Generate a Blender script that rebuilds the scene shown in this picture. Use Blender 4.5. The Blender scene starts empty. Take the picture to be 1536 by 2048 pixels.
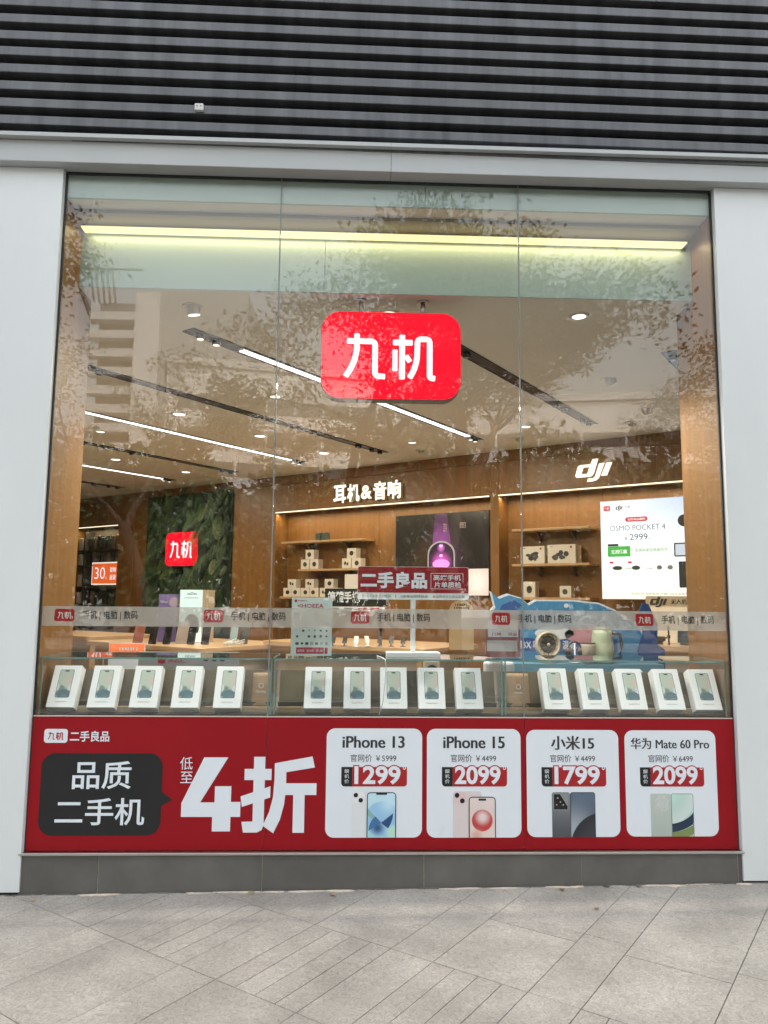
import bpy, bmesh, math, random
from mathutils import Vector, Matrix, noise as mnoise
R = math.radians
PI = math.pi
SC = bpy.context.scene
COL = SC.collection
rnd = random.Random(7)

# ------------------------------------------------------------------ camera
YAW, PITCH, ROLL = 0.0364, 0.1155, 0.0094
fw = Vector((math.sin(YAW) * math.cos(PITCH), math.cos(YAW) * math.cos(PITCH), math.sin(PITCH)))
rt = Vector((math.cos(YAW), -math.sin(YAW), 0))
up = rt.cross(fw)
r2 = rt * math.cos(ROLL) + up * math.sin(ROLL)
u2 = up * math.cos(ROLL) - rt * math.sin(ROLL)
cd = bpy.data.cameras.new('camera')
cd.sensor_fit = 'VERTICAL'; cd.sensor_height = 24.0; cd.sensor_width = 18.0
cd.lens = 24.0 * 1500 / 2048
cd.clip_start = 0.05; cd.clip_end = 2000
cam = bpy.data.objects.new('camera', cd); COL.objects.link(cam)
mw = Matrix((r2, u2, -fw)).transposed().to_4x4(); mw.translation = (0, -4.413, 1.6)
cam.matrix_world = mw
SC.camera = cam

# ------------------------------------------------------------------ sky, sun, exposure
EXPO = 2.3
SKY = 0.15
SUN_EL, SUN_AZ = R(48), R(25)           # azimuth clockwise from +Y: the veiled sun stands behind the shop, which faces away from it
w = bpy.data.worlds.new('World'); SC.world = w; w.use_nodes = True
nt = w.node_tree; nt.nodes.clear()
sky = nt.nodes.new('ShaderNodeTexSky'); sky.sky_type = 'NISHITA'; sky.sun_disc = False
sky.sun_elevation = SUN_EL; sky.sun_rotation = SUN_AZ
sky.air_density = 2.0; sky.dust_density = 6.0; sky.ozone_density = 1.0
hs = nt.nodes.new('ShaderNodeHueSaturation'); hs.inputs['Saturation'].default_value = 0.28
bg = nt.nodes.new('ShaderNodeBackground'); bg.inputs['Strength'].default_value = SKY
wo = nt.nodes.new('ShaderNodeOutputWorld')
nt.links.new(sky.outputs[0], hs.inputs['Color']); nt.links.new(hs.outputs[0], bg.inputs[0]); nt.links.new(bg.outputs[0], wo.inputs[0])
sl = bpy.data.lights.new('sun', 'SUN'); sl.energy = 0.9; sl.angle = R(40); sl.color = (1.0, 0.96, 0.9)
so = bpy.data.objects.new('sun', sl); COL.objects.link(so)
sdir = Vector((math.sin(SUN_AZ) * math.cos(SUN_EL), math.cos(SUN_AZ) * math.cos(SUN_EL), math.sin(SUN_EL)))
so.rotation_euler = sdir.to_track_quat('Z', 'Y').to_euler(); so.location = sdir * 60
vs = SC.view_settings
vs.view_transform = 'Standard'; vs.look = 'None'; vs.gamma = 1.0; vs.exposure = EXPO; vs.use_curve_mapping = False
SC.display_settings.display_device = 'sRGB'
cy = SC.cycles
cy.use_denoising = True
try: cy.denoiser = 'OPENIMAGEDENOISE'
except Exception: pass
cy.max_bounces = 5; cy.diffuse_bounces = 3; cy.glossy_bounces = 2; cy.transmission_bounces = 4; cy.transparent_max_bounces = 16
cy.caustics_reflective = False; cy.caustics_refractive = False
cy.sample_clamp_indirect = 4.0
cy.use_adaptive_sampling = True; cy.adaptive_threshold = 0.02
EX = 2.0 ** EXPO                        # lamps are stated in picture brightness and divided by this

# ------------------------------------------------------------------ materials
MATS = {}
def lin(c):
    return tuple(((v / 255) / 12.92 if v <= 10.31 else ((v / 255 + 0.055) / 1.055) ** 2.4) for v in c)

def pm(name, col, rough=0.5, metal=0.0, var=0.0, scale=4.0, stretch=(1, 1, 1), bump=0.0, bscale=60.0, spec=0.5, objvar=0.0, detail=4.0, coat=0.0):
    if name in MATS: return MATS[name]
    m = bpy.data.materials.new(name); m.use_nodes = True
    t = m.node_tree; b = t.nodes['Principled BSDF']; L = t.links.new
    b.inputs['Roughness'].default_value = rough; b.inputs['Metallic'].default_value = metal
    b.inputs['Specular IOR Level'].default_value = spec
    b.inputs['Coat Weight'].default_value = coat
    b.inputs['Base Color'].default_value = (*col, 1)
    if var or bump or objvar:
        tc = t.nodes.new('ShaderNodeTexCoord'); mp = t.nodes.new('ShaderNodeMapping'); mp.inputs['Scale'].default_value = stretch
        L(tc.outputs['Object'], mp.inputs['Vector'])
    if var or objvar:
        n = t.nodes.new('ShaderNodeTexNoise'); n.inputs['Scale'].default_value = scale; n.inputs['Detail'].default_value = detail; n.inputs['Roughness'].default_value = 0.62
        L(mp.outputs[0], n.inputs['Vector'])
        mr = t.nodes.new('ShaderNodeMapRange'); mr.inputs['From Min'].default_value = 0.25; mr.inputs['From Max'].default_value = 0.75
        mr.inputs['To Min'].default_value = 1 - var; mr.inputs['To Max'].default_value = 1 + var
        L(n.outputs['Fac'], mr.inputs['Value'])
        fac = mr.outputs[0]
        if objvar:
            oi = t.nodes.new('ShaderNodeObjectInfo'); m2 = t.nodes.new('ShaderNodeMapRange')
            m2.inputs['To Min'].default_value = 1 - objvar; m2.inputs['To Max'].default_value = 1 + objvar
            L(oi.outputs['Random'], m2.inputs['Value'])
            mu = t.nodes.new('ShaderNodeMath'); mu.operation = 'MULTIPLY'; L(fac, mu.inputs[0]); L(m2.outputs[0], mu.inputs[1]); fac = mu.outputs[0]
        vm = t.nodes.new('ShaderNodeVectorMath'); vm.operation = 'SCALE'; vm.inputs[0].default_value = col
        L(fac, vm.inputs['Scale']); L(vm.outputs[0], b.inputs['Base Color'])
    if bump:
        n2 = t.nodes.new('ShaderNodeTexNoise'); n2.inputs['Scale'].default_value = bscale; n2.inputs['Detail'].default_value = 5
        L(mp.outputs[0], n2.inputs['Vector'])
        bp = t.nodes.new('ShaderNodeBump'); bp.inputs['Strength'].default_value = bump; bp.inputs['Distance'].default_value = 0.01
        L(n2.outputs['Fac'], bp.inputs['Height']); L(bp.outputs[0], b.inputs['Normal'])
    MATS[name] = m
    return m

def em(name, rgb, s=1.0):
    """a surface that gives off light; rgb is the linear colour it should have in the picture"""
    if name in MATS: return MATS[name]
    m = bpy.data.materials.new(name); m.use_nodes = True
    b = m.node_tree.nodes['Principled BSDF']
    b.inputs['Base Color'].default_value = (*[min(.8, v * .6) for v in rgb], 1); b.inputs['Roughness'].default_value = 0.4; b.inputs['Specular IOR Level'].default_value = 0.1
    b.inputs['Emission Color'].default_value = (*rgb, 1); b.inputs['Emission Strength'].default_value = s / EX
    m.cycles.emission_sampling = 'NONE'
    MATS[name] = m
    return m

def glassmat(name, tint=(0.95, 0.975, 0.96), f0=0.045, rough=0.0, dust=0.0):
    if name in MATS: return MATS[name]
    m = bpy.data.materials.new(name); m.use_nodes = True
    t = m.node_tree; t.nodes.clear(); L = t.links.new
    o = t.nodes.new('ShaderNodeOutputMaterial')
    tr = t.nodes.new('ShaderNodeBsdfTransparent'); tr.inputs[0].default_value = (*tint, 1)
    gl = t.nodes.new('ShaderNodeBsdfGlossy'); gl.inputs['Roughness'].default_value = rough; gl.inputs[0].default_value = (1, 1, 1, 1)
    lw = t.nodes.new('ShaderNodeLayerWeight'); lw.inputs['Blend'].default_value = 0.5
    p = t.nodes.new('ShaderNodeMath'); p.operation = 'POWER'; p.inputs[1].default_value = 5; L(lw.outputs['Facing'], p.inputs[0])
    mr = t.nodes.new('ShaderNodeMapRange'); mr.inputs['To Min'].default_value = f0; mr.inputs['To Max'].default_value = 1.0
    L(p.outputs[0], mr.inputs['Value'])
    mx = t.nodes.new('ShaderNodeMixShader'); L(mr.outputs[0], mx.inputs[0]); L(tr.outputs[0], mx.inputs[1]); L(gl.outputs[0], mx.inputs[2])
    out = mx.outputs[0]
    if dust:
        tc = t.nodes.new('ShaderNodeTexCoord')
        n = t.nodes.new('ShaderNodeTexNoise'); n.inputs['Scale'].default_value = 2.2; n.inputs['Detail'].default_value = 8; n.inputs['Roughness'].default_value = .7
        L(tc.outputs['Object'], n.inputs['Vector'])
        sp = t.nodes.new('ShaderNodeTexVoronoi'); sp.inputs['Scale'].default_value = 26
        L(tc.outputs['Object'], sp.inputs['Vector'])
        s1 = t.nodes.new('ShaderNodeMapRange'); s1.inputs['From Min'].default_value = 0.0; s1.inputs['From Max'].default_value = 0.07; s1.inputs['To Min'].default_value = 0.22; s1.inputs['To Max'].default_value = 0.0
        L(sp.outputs['Distance'], s1.inputs['Value'])
        n3 = t.nodes.new('ShaderNodeMapRange'); n3.inputs['From Min'].default_value = 0.35; n3.inputs['From Max'].default_value = 0.8; n3.inputs['To Min'].default_value = 0.0; n3.inputs['To Max'].default_value = dust
        L(n.outputs['Fac'], n3.inputs['Value'])
        n4 = t.nodes.new('ShaderNodeMapRange'); n4.inputs['From Min'].default_value = 0.56; n4.inputs['From Max'].default_value = 0.72
        L(n.outputs['Fac'], n4.inputs['Value'])
        mu = t.nodes.new('ShaderNodeMath'); mu.operation = 'MULTIPLY'; L(s1.outputs[0], mu.inputs[0]); L(n4.outputs[0], mu.inputs[1])
        ad = t.nodes.new('ShaderNodeMath'); ad.operation = 'ADD'; L(n3.outputs[0], ad.inputs[0]); L(mu.outputs[0], ad.inputs[1])
        df = t.nodes.new('ShaderNodeBsdfDiffuse'); df.inputs[0].default_value = (.6, .58, .54, 1)
        m2 = t.nodes.new('ShaderNodeMixShader'); L(ad.outputs[0], m2.inputs[0]); L(out, m2.inputs[1]); L(df.outputs[0], m2.inputs[2]); out = m2.outputs[0]
    L(out, o.inputs[0])
    MATS[name] = m
    return m

def veil(name, col, fac):
    """a translucent film or acrylic: part see-through, part white body"""
    if name in MATS: return MATS[name]
    m = bpy.data.materials.new(name); m.use_nodes = True
    t = m.node_tree; t.nodes.clear(); L = t.links.new
    o = t.nodes.new('ShaderNodeOutputMaterial')
    tr = t.nodes.new('ShaderNodeBsdfTransparent'); df = t.nodes.new('ShaderNodeBsdfDiffuse'); df.inputs[0].default_value = (*col, 1)
    mx = t.nodes.new('ShaderNodeMixShader'); mx.inputs[0].default_value = fac
    L(tr.outputs[0], mx.inputs[1]); L(df.outputs[0], mx.inputs[2]); L(mx.outputs[0], o.inputs[0])
    MATS[name] = m
    return m

def printmat(name, base, layers, rough=0.35, emit=0.0, grad=None):
    """printed picture: soft-edged discs over a (vertical) gradient, in the part's own coordinates. layer = (cx, cy, radius, softness, colour)"""
    if name in MATS: return MATS[name]
    m = bpy.data.materials.new(name); m.use_nodes = True
    t = m.node_tree; b = t.nodes['Principled BSDF']; L = t.links.new
    tc = t.nodes.new('ShaderNodeTexCoord')
    flat = t.nodes.new('ShaderNodeVectorMath'); flat.operation = 'MULTIPLY'; flat.inputs[1].default_value = (1, 1, 0)
    L(tc.outputs['Object'], flat.inputs[0])
    cur = None
    if grad:
        y0, y1, c1 = grad
        sx = t.nodes.new('ShaderNodeSeparateXYZ'); L(flat.outputs[0], sx.inputs[0])
        mr = t.nodes.new('ShaderNodeMapRange'); mr.interpolation_type = 'SMOOTHSTEP'; mr.inputs['From Min'].default_value = y0; mr.inputs['From Max'].default_value = y1
        L(sx.outputs['Y'], mr.inputs['Value'])
        mx = t.nodes.new('ShaderNodeMix'); mx.data_type = 'RGBA'
        mx.inputs[6].default_value = (*base, 1); mx.inputs[7].default_value = (*c1, 1); L(mr.outputs[0], mx.inputs[0]); cur = mx.outputs[2]
    for cx, cy_, rad, soft, c in layers:
        ds = t.nodes.new('ShaderNodeVectorMath'); ds.operation = 'DISTANCE'; ds.inputs[1].default_value = (cx, cy_, 0); L(flat.outputs[0], ds.inputs[0])
        mr = t.nodes.new('ShaderNodeMapRange'); mr.interpolation_type = 'SMOOTHSTEP'
        mr.inputs['From Min'].default_value = rad - soft; mr.inputs['From Max'].default_value = rad
        mr.inputs['To Min'].default_value = 1; mr.inputs['To Max'].default_value = 0
        L(ds.outputs['Value'], mr.inputs['Value'])
        mx = t.nodes.new('ShaderNodeMix'); mx.data_type = 'RGBA'
        if cur is None: mx.inputs[6].default_value = (*base, 1)
        else: L(cur, mx.inputs[6])
        mx.inputs[7].default_value = (*c, 1); L(mr.outputs[0], mx.inputs[0]); cur = mx.outputs[2]
    b.inputs['Roughness'].default_value = rough
    L(cur, b.inputs['Base Color'])
    if emit:
        L(cur, b.inputs['Emission Color']); b.inputs['Emission Strength'].default_value = emit / EX; m.cycles.emission_sampling = 'NONE'
    MATS[name] = m
    return m

# ------------------------------------------------------------------ mesh helpers
class MB:
    def __init__(s): s.v = []; s.f = []; s.sm = []
    def add(s, vs, fs, smooth=False):
        n = len(s.v); s.v += [tuple(p) for p in vs]
        for f in fs: s.f.append(tuple(i + n for i in f)); s.sm.append(smooth)
        return s
    def box(s, x0, x1, y0, y1, z0, z1):
        return s.add([(x0, y0, z0), (x1, y0, z0), (x1, y1, z0), (x0, y1, z0), (x0, y0, z1), (x1, y0, z1), (x1, y1, z1), (x0, y1, z1)],
                     [(0, 3, 2, 1), (4, 5, 6, 7), (0, 1, 5, 4), (1, 2, 6, 5), (2, 3, 7, 6), (3, 0, 4, 7)])
    def prism(s, poly, z0, z1, inset=0.0):
        """poly: 2-D outline (anticlockwise) extruded along z; inset chamfers the upper rim"""
        n = len(poly)
        if inset:
            cx = sum(p[0] for p in poly) / n; cy_ = sum(p[1] for p in poly) / n
            def ins(p):
                d = Vector((cx - p[0], cy_ - p[1])); l = d.length or 1
                return (p[0] + d.x / l * inset * 1.4, p[1] + d.y / l * inset * 1.4)
            vs = [(x, y, z0) for x, y in poly] + [(x, y, z1 - inset) for x, y in poly] + [(*ins(p), z1) for p in poly]
            fs = [tuple(reversed(range(n)))] + [(i, (i + 1) % n, n + (i + 1) % n, n + i) for i in range(n)] + [(n + i, n + (i + 1) % n, 2 * n + (i + 1) % n, 2 * n + i) for i in range(n)] + [tuple(range(2 * n, 3 * n))]
        else:
            vs = [(x, y, z0) for x, y in poly] + [(x, y, z1) for x, y in poly]
            fs = [tuple(reversed(range(n))), tuple(range(n, 2 * n))] + [(i, (i + 1) % n, n + (i + 1) % n, n + i) for i in range(n)]
        return s.add(vs, fs)
    def tube(s, pts, rads, n=8, cap=True):
        pts = [Vector(p) for p in pts]
        if not isinstance(rads, (list, tuple)): rads = [rads] * len(pts)
        base = len(s.v); ref = Vector((0.13, 0.27, 0.95)).normalized()
        for i, p in enumerate(pts):
            d = (pts[min(i + 1, len(pts) - 1)] - pts[max(i - 1, 0)]).normalized()
            if abs(d.dot(ref)) > 0.95: a = d.cross(Vector((1, 0, 0))).normalized()
            else: a = d.cross(ref).normalized()
            b = d.cross(a)
            for k in range(n):
                q = 2 * PI * k / n; s.v.append(tuple(p + (a * math.cos(q) + b * math.sin(q)) * rads[i]))
        for i in range(len(pts) - 1):
            for k in range(n):
                k2 = (k + 1) % n
                s.f.append((base + i * n + k, base + i * n + k2, base + (i + 1) * n + k2, base + (i + 1) * n + k)); s.sm.append(True)
        if cap:
            s.f.append(tuple(base + k for k in range(n))[::-1]); s.sm.append(False)
            s.f.append(tuple(base + (len(pts) - 1) * n + k for k in range(n))); s.sm.append(False)
        return s
    def lathe(s, prof, n=20, c=(0, 0, 0), axis='z'):
        base = len(s.v)
        for r, h in prof:
            for k in range(n):
                a = 2 * PI * k / n
                if axis == 'z': s.v.append((c[0] + r * math.cos(a), c[1] + r * math.sin(a), c[2] + h))
                else: s.v.append((c[0] + r * math.cos(a), c[1] - h, c[2] + r * math.sin(a)))
        for i in range(len(prof) - 1):
            for k in range(n):
                k2 = (k + 1) % n
                s.f.append((base + i * n + k, base + i * n + k2, base + (i + 1) * n + k2, base + (i + 1) * n + k)); s.sm.append(True)
        if prof[0][0] > 1e-6: s.f.append(tuple(base + k for k in range(n))[::-1]); s.sm.append(False)
        if prof[-1][0] > 1e-6: s.f.append(tuple(base + (len(prof) - 1) * n + k for k in range(n))); s.sm.append(False)
        return s
    def mesh(s, name):
        me = bpy.data.meshes.new(name); me.from_pydata(s.v, [], s.f); me.polygons.foreach_set('use_smooth', s.sm); me.update()
        return me

def tag(o, label=None, cat=None, group=None, kind=None):
    if label: o['label'] = label
    if cat: o['category'] = cat
    if group: o['group'] = group
    if kind: o['kind'] = kind
    return o
def obj(name, me, mat, parent=None, loc=(0, 0, 0), rot=(0, 0, 0)):
    if isinstance(me, MB): me = me.mesh(name)
    o = bpy.data.objects.new(name, me); COL.objects.link(o)
    if mat is not None and not me.materials: me.materials.append(mat)
    o.location = loc; o.rotation_euler = rot
    if parent: o.parent = parent
    return o
def thing(name, label, cat, loc=(0, 0, 0), rot=(0, 0, 0), group=None):
    o = bpy.data.objects.new(name, None); COL.objects.link(o); o.empty_display_size = 0.1
    o.location = loc; o.rotation_euler = rot
    return tag(o, label, cat, group)
def struct(name, mb, mat, rot=(0, 0, 0), loc=(0, 0, 0)):
    return tag(obj(name, mb, mat, None, loc, rot), kind='structure')
def copy_tree(o, parent=None):
    c = o.copy(); COL.objects.link(c); c.parent = parent
    for ch in o.children: copy_tree(ch, c)
    return c
def bevel(o, w=0.004, seg=2):
    m = o.modifiers.new('bevel', 'BEVEL'); m.width = w; m.segments = seg; m.limit_method = 'ANGLE'
    return o

def rrect(x0, y0, x1, y1, r, n=6):
    if x1 < x0: x0, x1 = x1, x0
    if y1 < y0: y0, y1 = y1, y0
    out = []
    rr = r if isinstance(r, (list, tuple)) else [r] * 4      # corners: br, tr, tl, bl
    for (cx, cy_, a0, q) in ((x1, y0, -90, 0), (x1, y1, 0, 1), (x0, y1, 90, 2), (x0, y0, 180, 3)):
        rad = rr[q]
        if rad <= 1e-6: out.append((cx, cy_)); continue
        ox = cx - rad if q in (0, 1) else cx + rad; oy = cy_ + rad if q in (0, 3) else cy_ - rad
        for k in range(n + 1):
            a = R(a0 + 90 * k / n); out.append((ox + rad * math.cos(a), oy + rad * math.sin(a)))
    return out
def circ(cx, cy_, r, n=20, ry=None):
    return [(cx + r * math.cos(2 * PI * k / n), cy_ + (ry or r) * math.sin(2 * PI * k / n)) for k in range(n)]
def plate(name, poly, z0, z1, mat, parent, inset=0.0):
    """flat piece in its thing's board coordinates (x right, y up, z out)"""
    return obj(name, MB().prism(poly, z0, z1, inset), mat, parent)

def stroke(mb, pts, wdt, z0, z1, rc=0.0, cap=0.25):
    """a sign-writer's stroke: ribbon of constant width with lightly rounded ends and bends"""
    P = [Vector(p) for p in pts]
    if rc:
        Q = [P[0]]
        for i in range(1, len(P) - 1):
            a = (P[i - 1] - P[i]); b = (P[i + 1] - P[i]); d = min(rc, a.length * .5, b.length * .5)
            s_, e_ = P[i] + a.normalized() * d, P[i] + b.normalized() * d
            for k in range(6):
                t = k / 5; Q.append((1 - t) ** 2 * s_ + 2 * t * (1 - t) * P[i] + t * t * e_)
        Q.append(P[-1]); P = Q
    h = wdt / 2; Lf, Rt = [], []
    d0 = (P[1] - P[0]).normalized(); d1 = (P[-1] - P[-2]).normalized()
    P = [P[0]] + P + [P[-1]]
    P[0] = P[0] - d0 * wdt * cap * .5; P[-1] = P[-1] + d1 * wdt * cap * .5
    for i, p in enumerate(P):
        if i == 0: d = d0
        elif i == len(P) - 1: d = d1
        else:
            d = (P[i + 1] - p).normalized() + (p - P[i - 1]).normalized(); d.normalize()
        hh = h * (1 - .35 * (i in (0, len(P) - 1)))
        nrm = Vector((-d.y, d.x)); Lf.append(p + nrm * hh); Rt.append(p - nrm * hh)
    n = len(P); vs = []
    for z in (z0, z1): vs += [(q.x, q.y, z) for q in Lf] + [(q.x, q.y, z) for q in Rt]
    fs = []
    for i in range(n - 1):
        fs.append((i, i + 1, n + i + 1, n + i)); b = 2 * n
        fs.append((b + i, b + n + i, b + n + i + 1, b + i + 1))
        fs.append((i, b + i, b + i + 1, i + 1)); fs.append((n + i, n + i + 1, b + n + i + 1, b + n + i))
    fs.append((0, n, 3 * n, 2 * n)); fs.append((n - 1, 3 * n - 1, 4 * n - 1, 2 * n - 1))
    mb.add(vs, fs)

LOGO = [([(355, 335), (355, 430), (343, 490), (318, 548), (290, 590)], 10), ([(298, 378), (466, 378), (466, 588), (524, 590)], 26),
        ([(578, 381), (690, 381)], 0), ([(630, 338), (630, 600)], 0), ([(587, 428), (587, 552)], 0), ([(655, 462), (676, 496)], 0),
        ([(677, 594), (704, 545), (721, 480), (724, 358), (798, 358), (798, 594), (828, 597)], 24)]
def logo(mat, parent, x0, x1, y0, y1, z0, z1, wd=36):
    """the shop's two-character logo drawn as rounded strokes into the given rectangle"""
    sx = (x1 - x0) / (840 - 276); sy = (y1 - y0) / (612 - 314); k = (sx + sy) / 2
    for half in (LOGO[:2], LOGO[2:]):
        mb = MB()
        for pts, rc in half:
            wq = wd * k * (.92 if len(pts) > 2 else .96)
            if pts[0] in ((587, 428), (655, 462)): wq *= .85
            stroke(mb, [(x0 + (p[0] - 276) * sx, y1 - (p[1] - 314) * sy) for p in pts], wq, z0, z1, rc * k)
            z1 += .0002
        obj('letter', mb, mat, parent)

TXT = {}
def text(name, s, box, mat, parent, z=0.001, bold=0.0, depth=0.0006, res=3, keep=False, shear=0.0):
    """lettering: the outline of the text as a mesh, fitted into box = (x0, x1, y0, y1) on the board"""
    key = (s, bold, res, shear)
    if key not in TXT:
        cu = bpy.data.curves.new('lettering', 'FONT'); cu.body = s; cu.size = 1.0; cu.offset = bold; cu.resolution_u = res; cu.fill_mode = 'BOTH'; cu.extrude = 0.01; cu.shear = shear
        o = bpy.data.objects.new('lettering', cu); COL.objects.link(o)
        dg = bpy.context.evaluated_depsgraph_get(); dg.update()
        me = bpy.data.meshes.new_from_object(o.evaluated_get(dg))
        bpy.data.objects.remove(o); bpy.data.curves.remove(cu)
        TXT[key] = me
    src = TXT[key]; me = src.copy(); me.name = name; me.materials.clear()
    n = len(me.vertices); co = [0.0] * (3 * n); me.vertices.foreach_get('co', co)
    xs, ys = co[0::3], co[1::3]
    ax, bx, ay, by = min(xs), max(xs), min(ys), max(ys)
    x0, x1, y0, y1 = box
    sx = (x1 - x0) / (bx - ax); sy = (y1 - y0) / (by - ay)
    if keep: sx = sy = min(sx, sy)
    for i in range(n):
        co[3 * i] = x0 + (co[3 * i] - ax) * sx if not keep else (x0 + x1) / 2 + (co[3 * i] - (ax + bx) / 2) * sx
        co[3 * i + 1] = y0 + (co[3 * i + 1] - ay) * sy if not keep else (y0 + y1) / 2 + (co[3 * i + 1] - (ay + by) / 2) * sy
        co[3 * i + 2] = z + (depth if co[3 * i + 2] > 0 else 0)
    me.vertices.foreach_set('co', co); me.update()
    return obj(name, me, mat, parent)

BOARD = (PI / 2, 0, 0)                    # a board standing in the window plane: x right, y up, z towards the street
A = R(37.0)                               # the shop room is turned 37 degrees to its window
ROOM = (0, 0, -A)                         # room coordinates: x along the back wall, y towards it, z up
RBOARD = (PI / 2, 0, -A)
def rp(s, u, z=0.0):
    return (math.cos(A) * s + math.sin(A) * u, -math.sin(A) * s + math.cos(A) * u, z)

# ------------------------------------------------------------------ materials of the place
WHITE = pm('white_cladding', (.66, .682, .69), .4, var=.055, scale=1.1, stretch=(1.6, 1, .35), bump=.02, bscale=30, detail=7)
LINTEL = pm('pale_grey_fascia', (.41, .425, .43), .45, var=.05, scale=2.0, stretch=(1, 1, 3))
SLAT = pm('dark_weathered_metal', (.092, .095, .102), .45, metal=.3, var=.4, scale=2.2, stretch=(5, 1, .5), bump=.05, bscale=40, detail=6)
BLACK = pm('black_void', (.012, .012, .014), .7)
STONE = pm('grey_plinth_stone', (.115, .108, .098), .55, var=.26, scale=3.2, bump=.08, bscale=180, objvar=.07)
STEEL = pm('brushed_steel', (.55, .54, .52), .32, metal=1.0, var=.08, scale=30, stretch=(.1, 1, 1))
TRIM = pm('steel_edge_trim', (.42, .42, .42), .35, metal=.9)
SEAL = pm('black_rubber_seal', (.02, .02, .02), .6)
WOOD = pm('honey_wood_veneer', (.215, .098, .024), .42, var=.2, scale=3.0, stretch=(5, 5, .35), bump=.015, bscale=70, detail=7)
OAK = pm('light_oak', (.46, .29, .14), .4, var=.16, scale=3, stretch=(.5, 7, 7), detail=6)
CEIL = pm('ceiling_paint', (.62, .595, .53), .85, var=.02, scale=2)
BULK = pm('pale_green_glass_fascia', (.31, .385, .345), .35, var=.02, scale=2)
FLOOR = pm('shop_floor_tile', (.42, .38, .33), .25, var=.05, scale=3)
MORTAR = pm('pale_mortar', (.62, .52, .42), .9, var=.25, scale=30, bump=.3, bscale=80)
ASPH = pm('asphalt', (.05, .05, .052), .85, var=.2, scale=12, bump=.2, bscale=150)
KERB = pm('kerb_granite', (.28, .27, .26), .8, var=.15, scale=8)
GLASS = glassmat('window_glass', (.972, .98, .972), .034, dust=.005)
CGLASS = glassmat('case_glass', (.985, .995, .99), .018)
GEDGE = pm('green_glass_edge', (.16, .3, .27), .15, var=.25, scale=6)
FROST = veil('frosted_film', (.62, .56, .5), .47)

def pavermat():
    m = bpy.data.materials.new('grey_paving_stone'); m.use_nodes = True
    t = m.node_tree; b = t.nodes['Principled BSDF']; L = t.links.new
    tc = t.nodes.new('ShaderNodeTexCoord'); oi = t.nodes.new('ShaderNodeObjectInfo')
    n1 = t.nodes.new('ShaderNodeTexNoise'); n1.inputs['Scale'].default_value = 2.1; n1.inputs['Detail'].default_value = 5
    n2 = t.nodes.new('ShaderNodeTexNoise'); n2.inputs['Scale'].default_value = 24; n2.inputs['Detail'].default_value = 8; n2.inputs['Roughness'].default_value = .68; n2.inputs['Distortion'].default_value = 3.2
    n3 = t.nodes.new('ShaderNodeTexNoise'); n3.inputs['Scale'].default_value = 260; n3.inputs['Detail'].default_value = 2
    off = t.nodes.new('ShaderNodeVectorMath'); off.operation = 'SCALE'; off.inputs[0].default_value = (7, 3, 0); L(oi.outputs['Random'], off.inputs['Scale'])
    ad = t.nodes.new('ShaderNodeVectorMath'); L(tc.outputs['Object'], ad.inputs[0]); L(off.outputs[0], ad.inputs[1])
    L(tc.outputs['Object'], n1.inputs['Vector']); L(ad.outputs[0], n2.inputs['Vector']); L(ad.outputs[0], n3.inputs['Vector'])
    def rng(sock, a, c, lo, hi):
        r = t.nodes.new('ShaderNodeMapRange'); r.inputs['From Min'].default_value = a; r.inputs['From Max'].default_value = c
        r.inputs['To Min'].default_value = lo; r.inputs['To Max'].default_value = hi; L(sock, r.inputs['Value']); return r.outputs[0]
    def mul(a, c):
        q = t.nodes.new('ShaderNodeMath'); q.operation = 'MULTIPLY'; L(a, q.inputs[0]); L(c, q.inputs[1]); return q.outputs[0]
    f = mul(mul(rng(n1.outputs['Fac'], .3, .7, .72, 1.14), rng(n2.outputs['Fac'], .3, .72, .66, 1.34)), mul(rng(n3.outputs['Fac'], .3, .7, .88, 1.12), rng(oi.outputs['Random'], 0, 1, .91, 1.08)))
    vm = t.nodes.new('ShaderNodeVectorMath'); vm.operation = 'SCALE'; vm.inputs[0].default_value = (.335, .306, .270); L(f, vm.inputs['Scale'])
    L(vm.outputs[0], b.inputs['Base Color']); b.inputs['Roughness'].default_value = .8
    bp = t.nodes.new('ShaderNodeBump'); bp.inputs['Strength'].default_value = .35; bp.inputs['Distance'].default_value = .006
    L(n2.outputs['Fac'], bp.inputs['Height']); L(bp.outputs[0], b.inputs['Normal'])
    return m
PAVER = pavermat()
GROUT = pm('dark_joint', (.10, .092, .08), .9, var=.2, scale=40)

# ------------------------------------------------------------------ ground, pavement, road
struct('ground', MB().box(-400, 400, -500, 60, -.6, -.30), pm('far_ground', (.16, .155, .15), .9, var=.1, scale=.4))
struct('road', MB().box(-120, 120, -22, -8.15, -.3, -.20), ASPH)
struct('far_pavement', MB().box(-120, 120, -30, -22, -.3, -.08), PAVER)
TILT = .0115
pav = struct('pavement', MB().box(-14, 14, -8.0, .25, -.28, -.007), GROUT, rot=(0, -TILT, 0), loc=(.2, 0, 0))
for k in range(28):
    bevel(tag(obj('kerb_stone', MB().box(-14 + k + .003, -13.003 + k, -8.15, -8.0, -.3, .0), KERB, pav)), .01)

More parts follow.
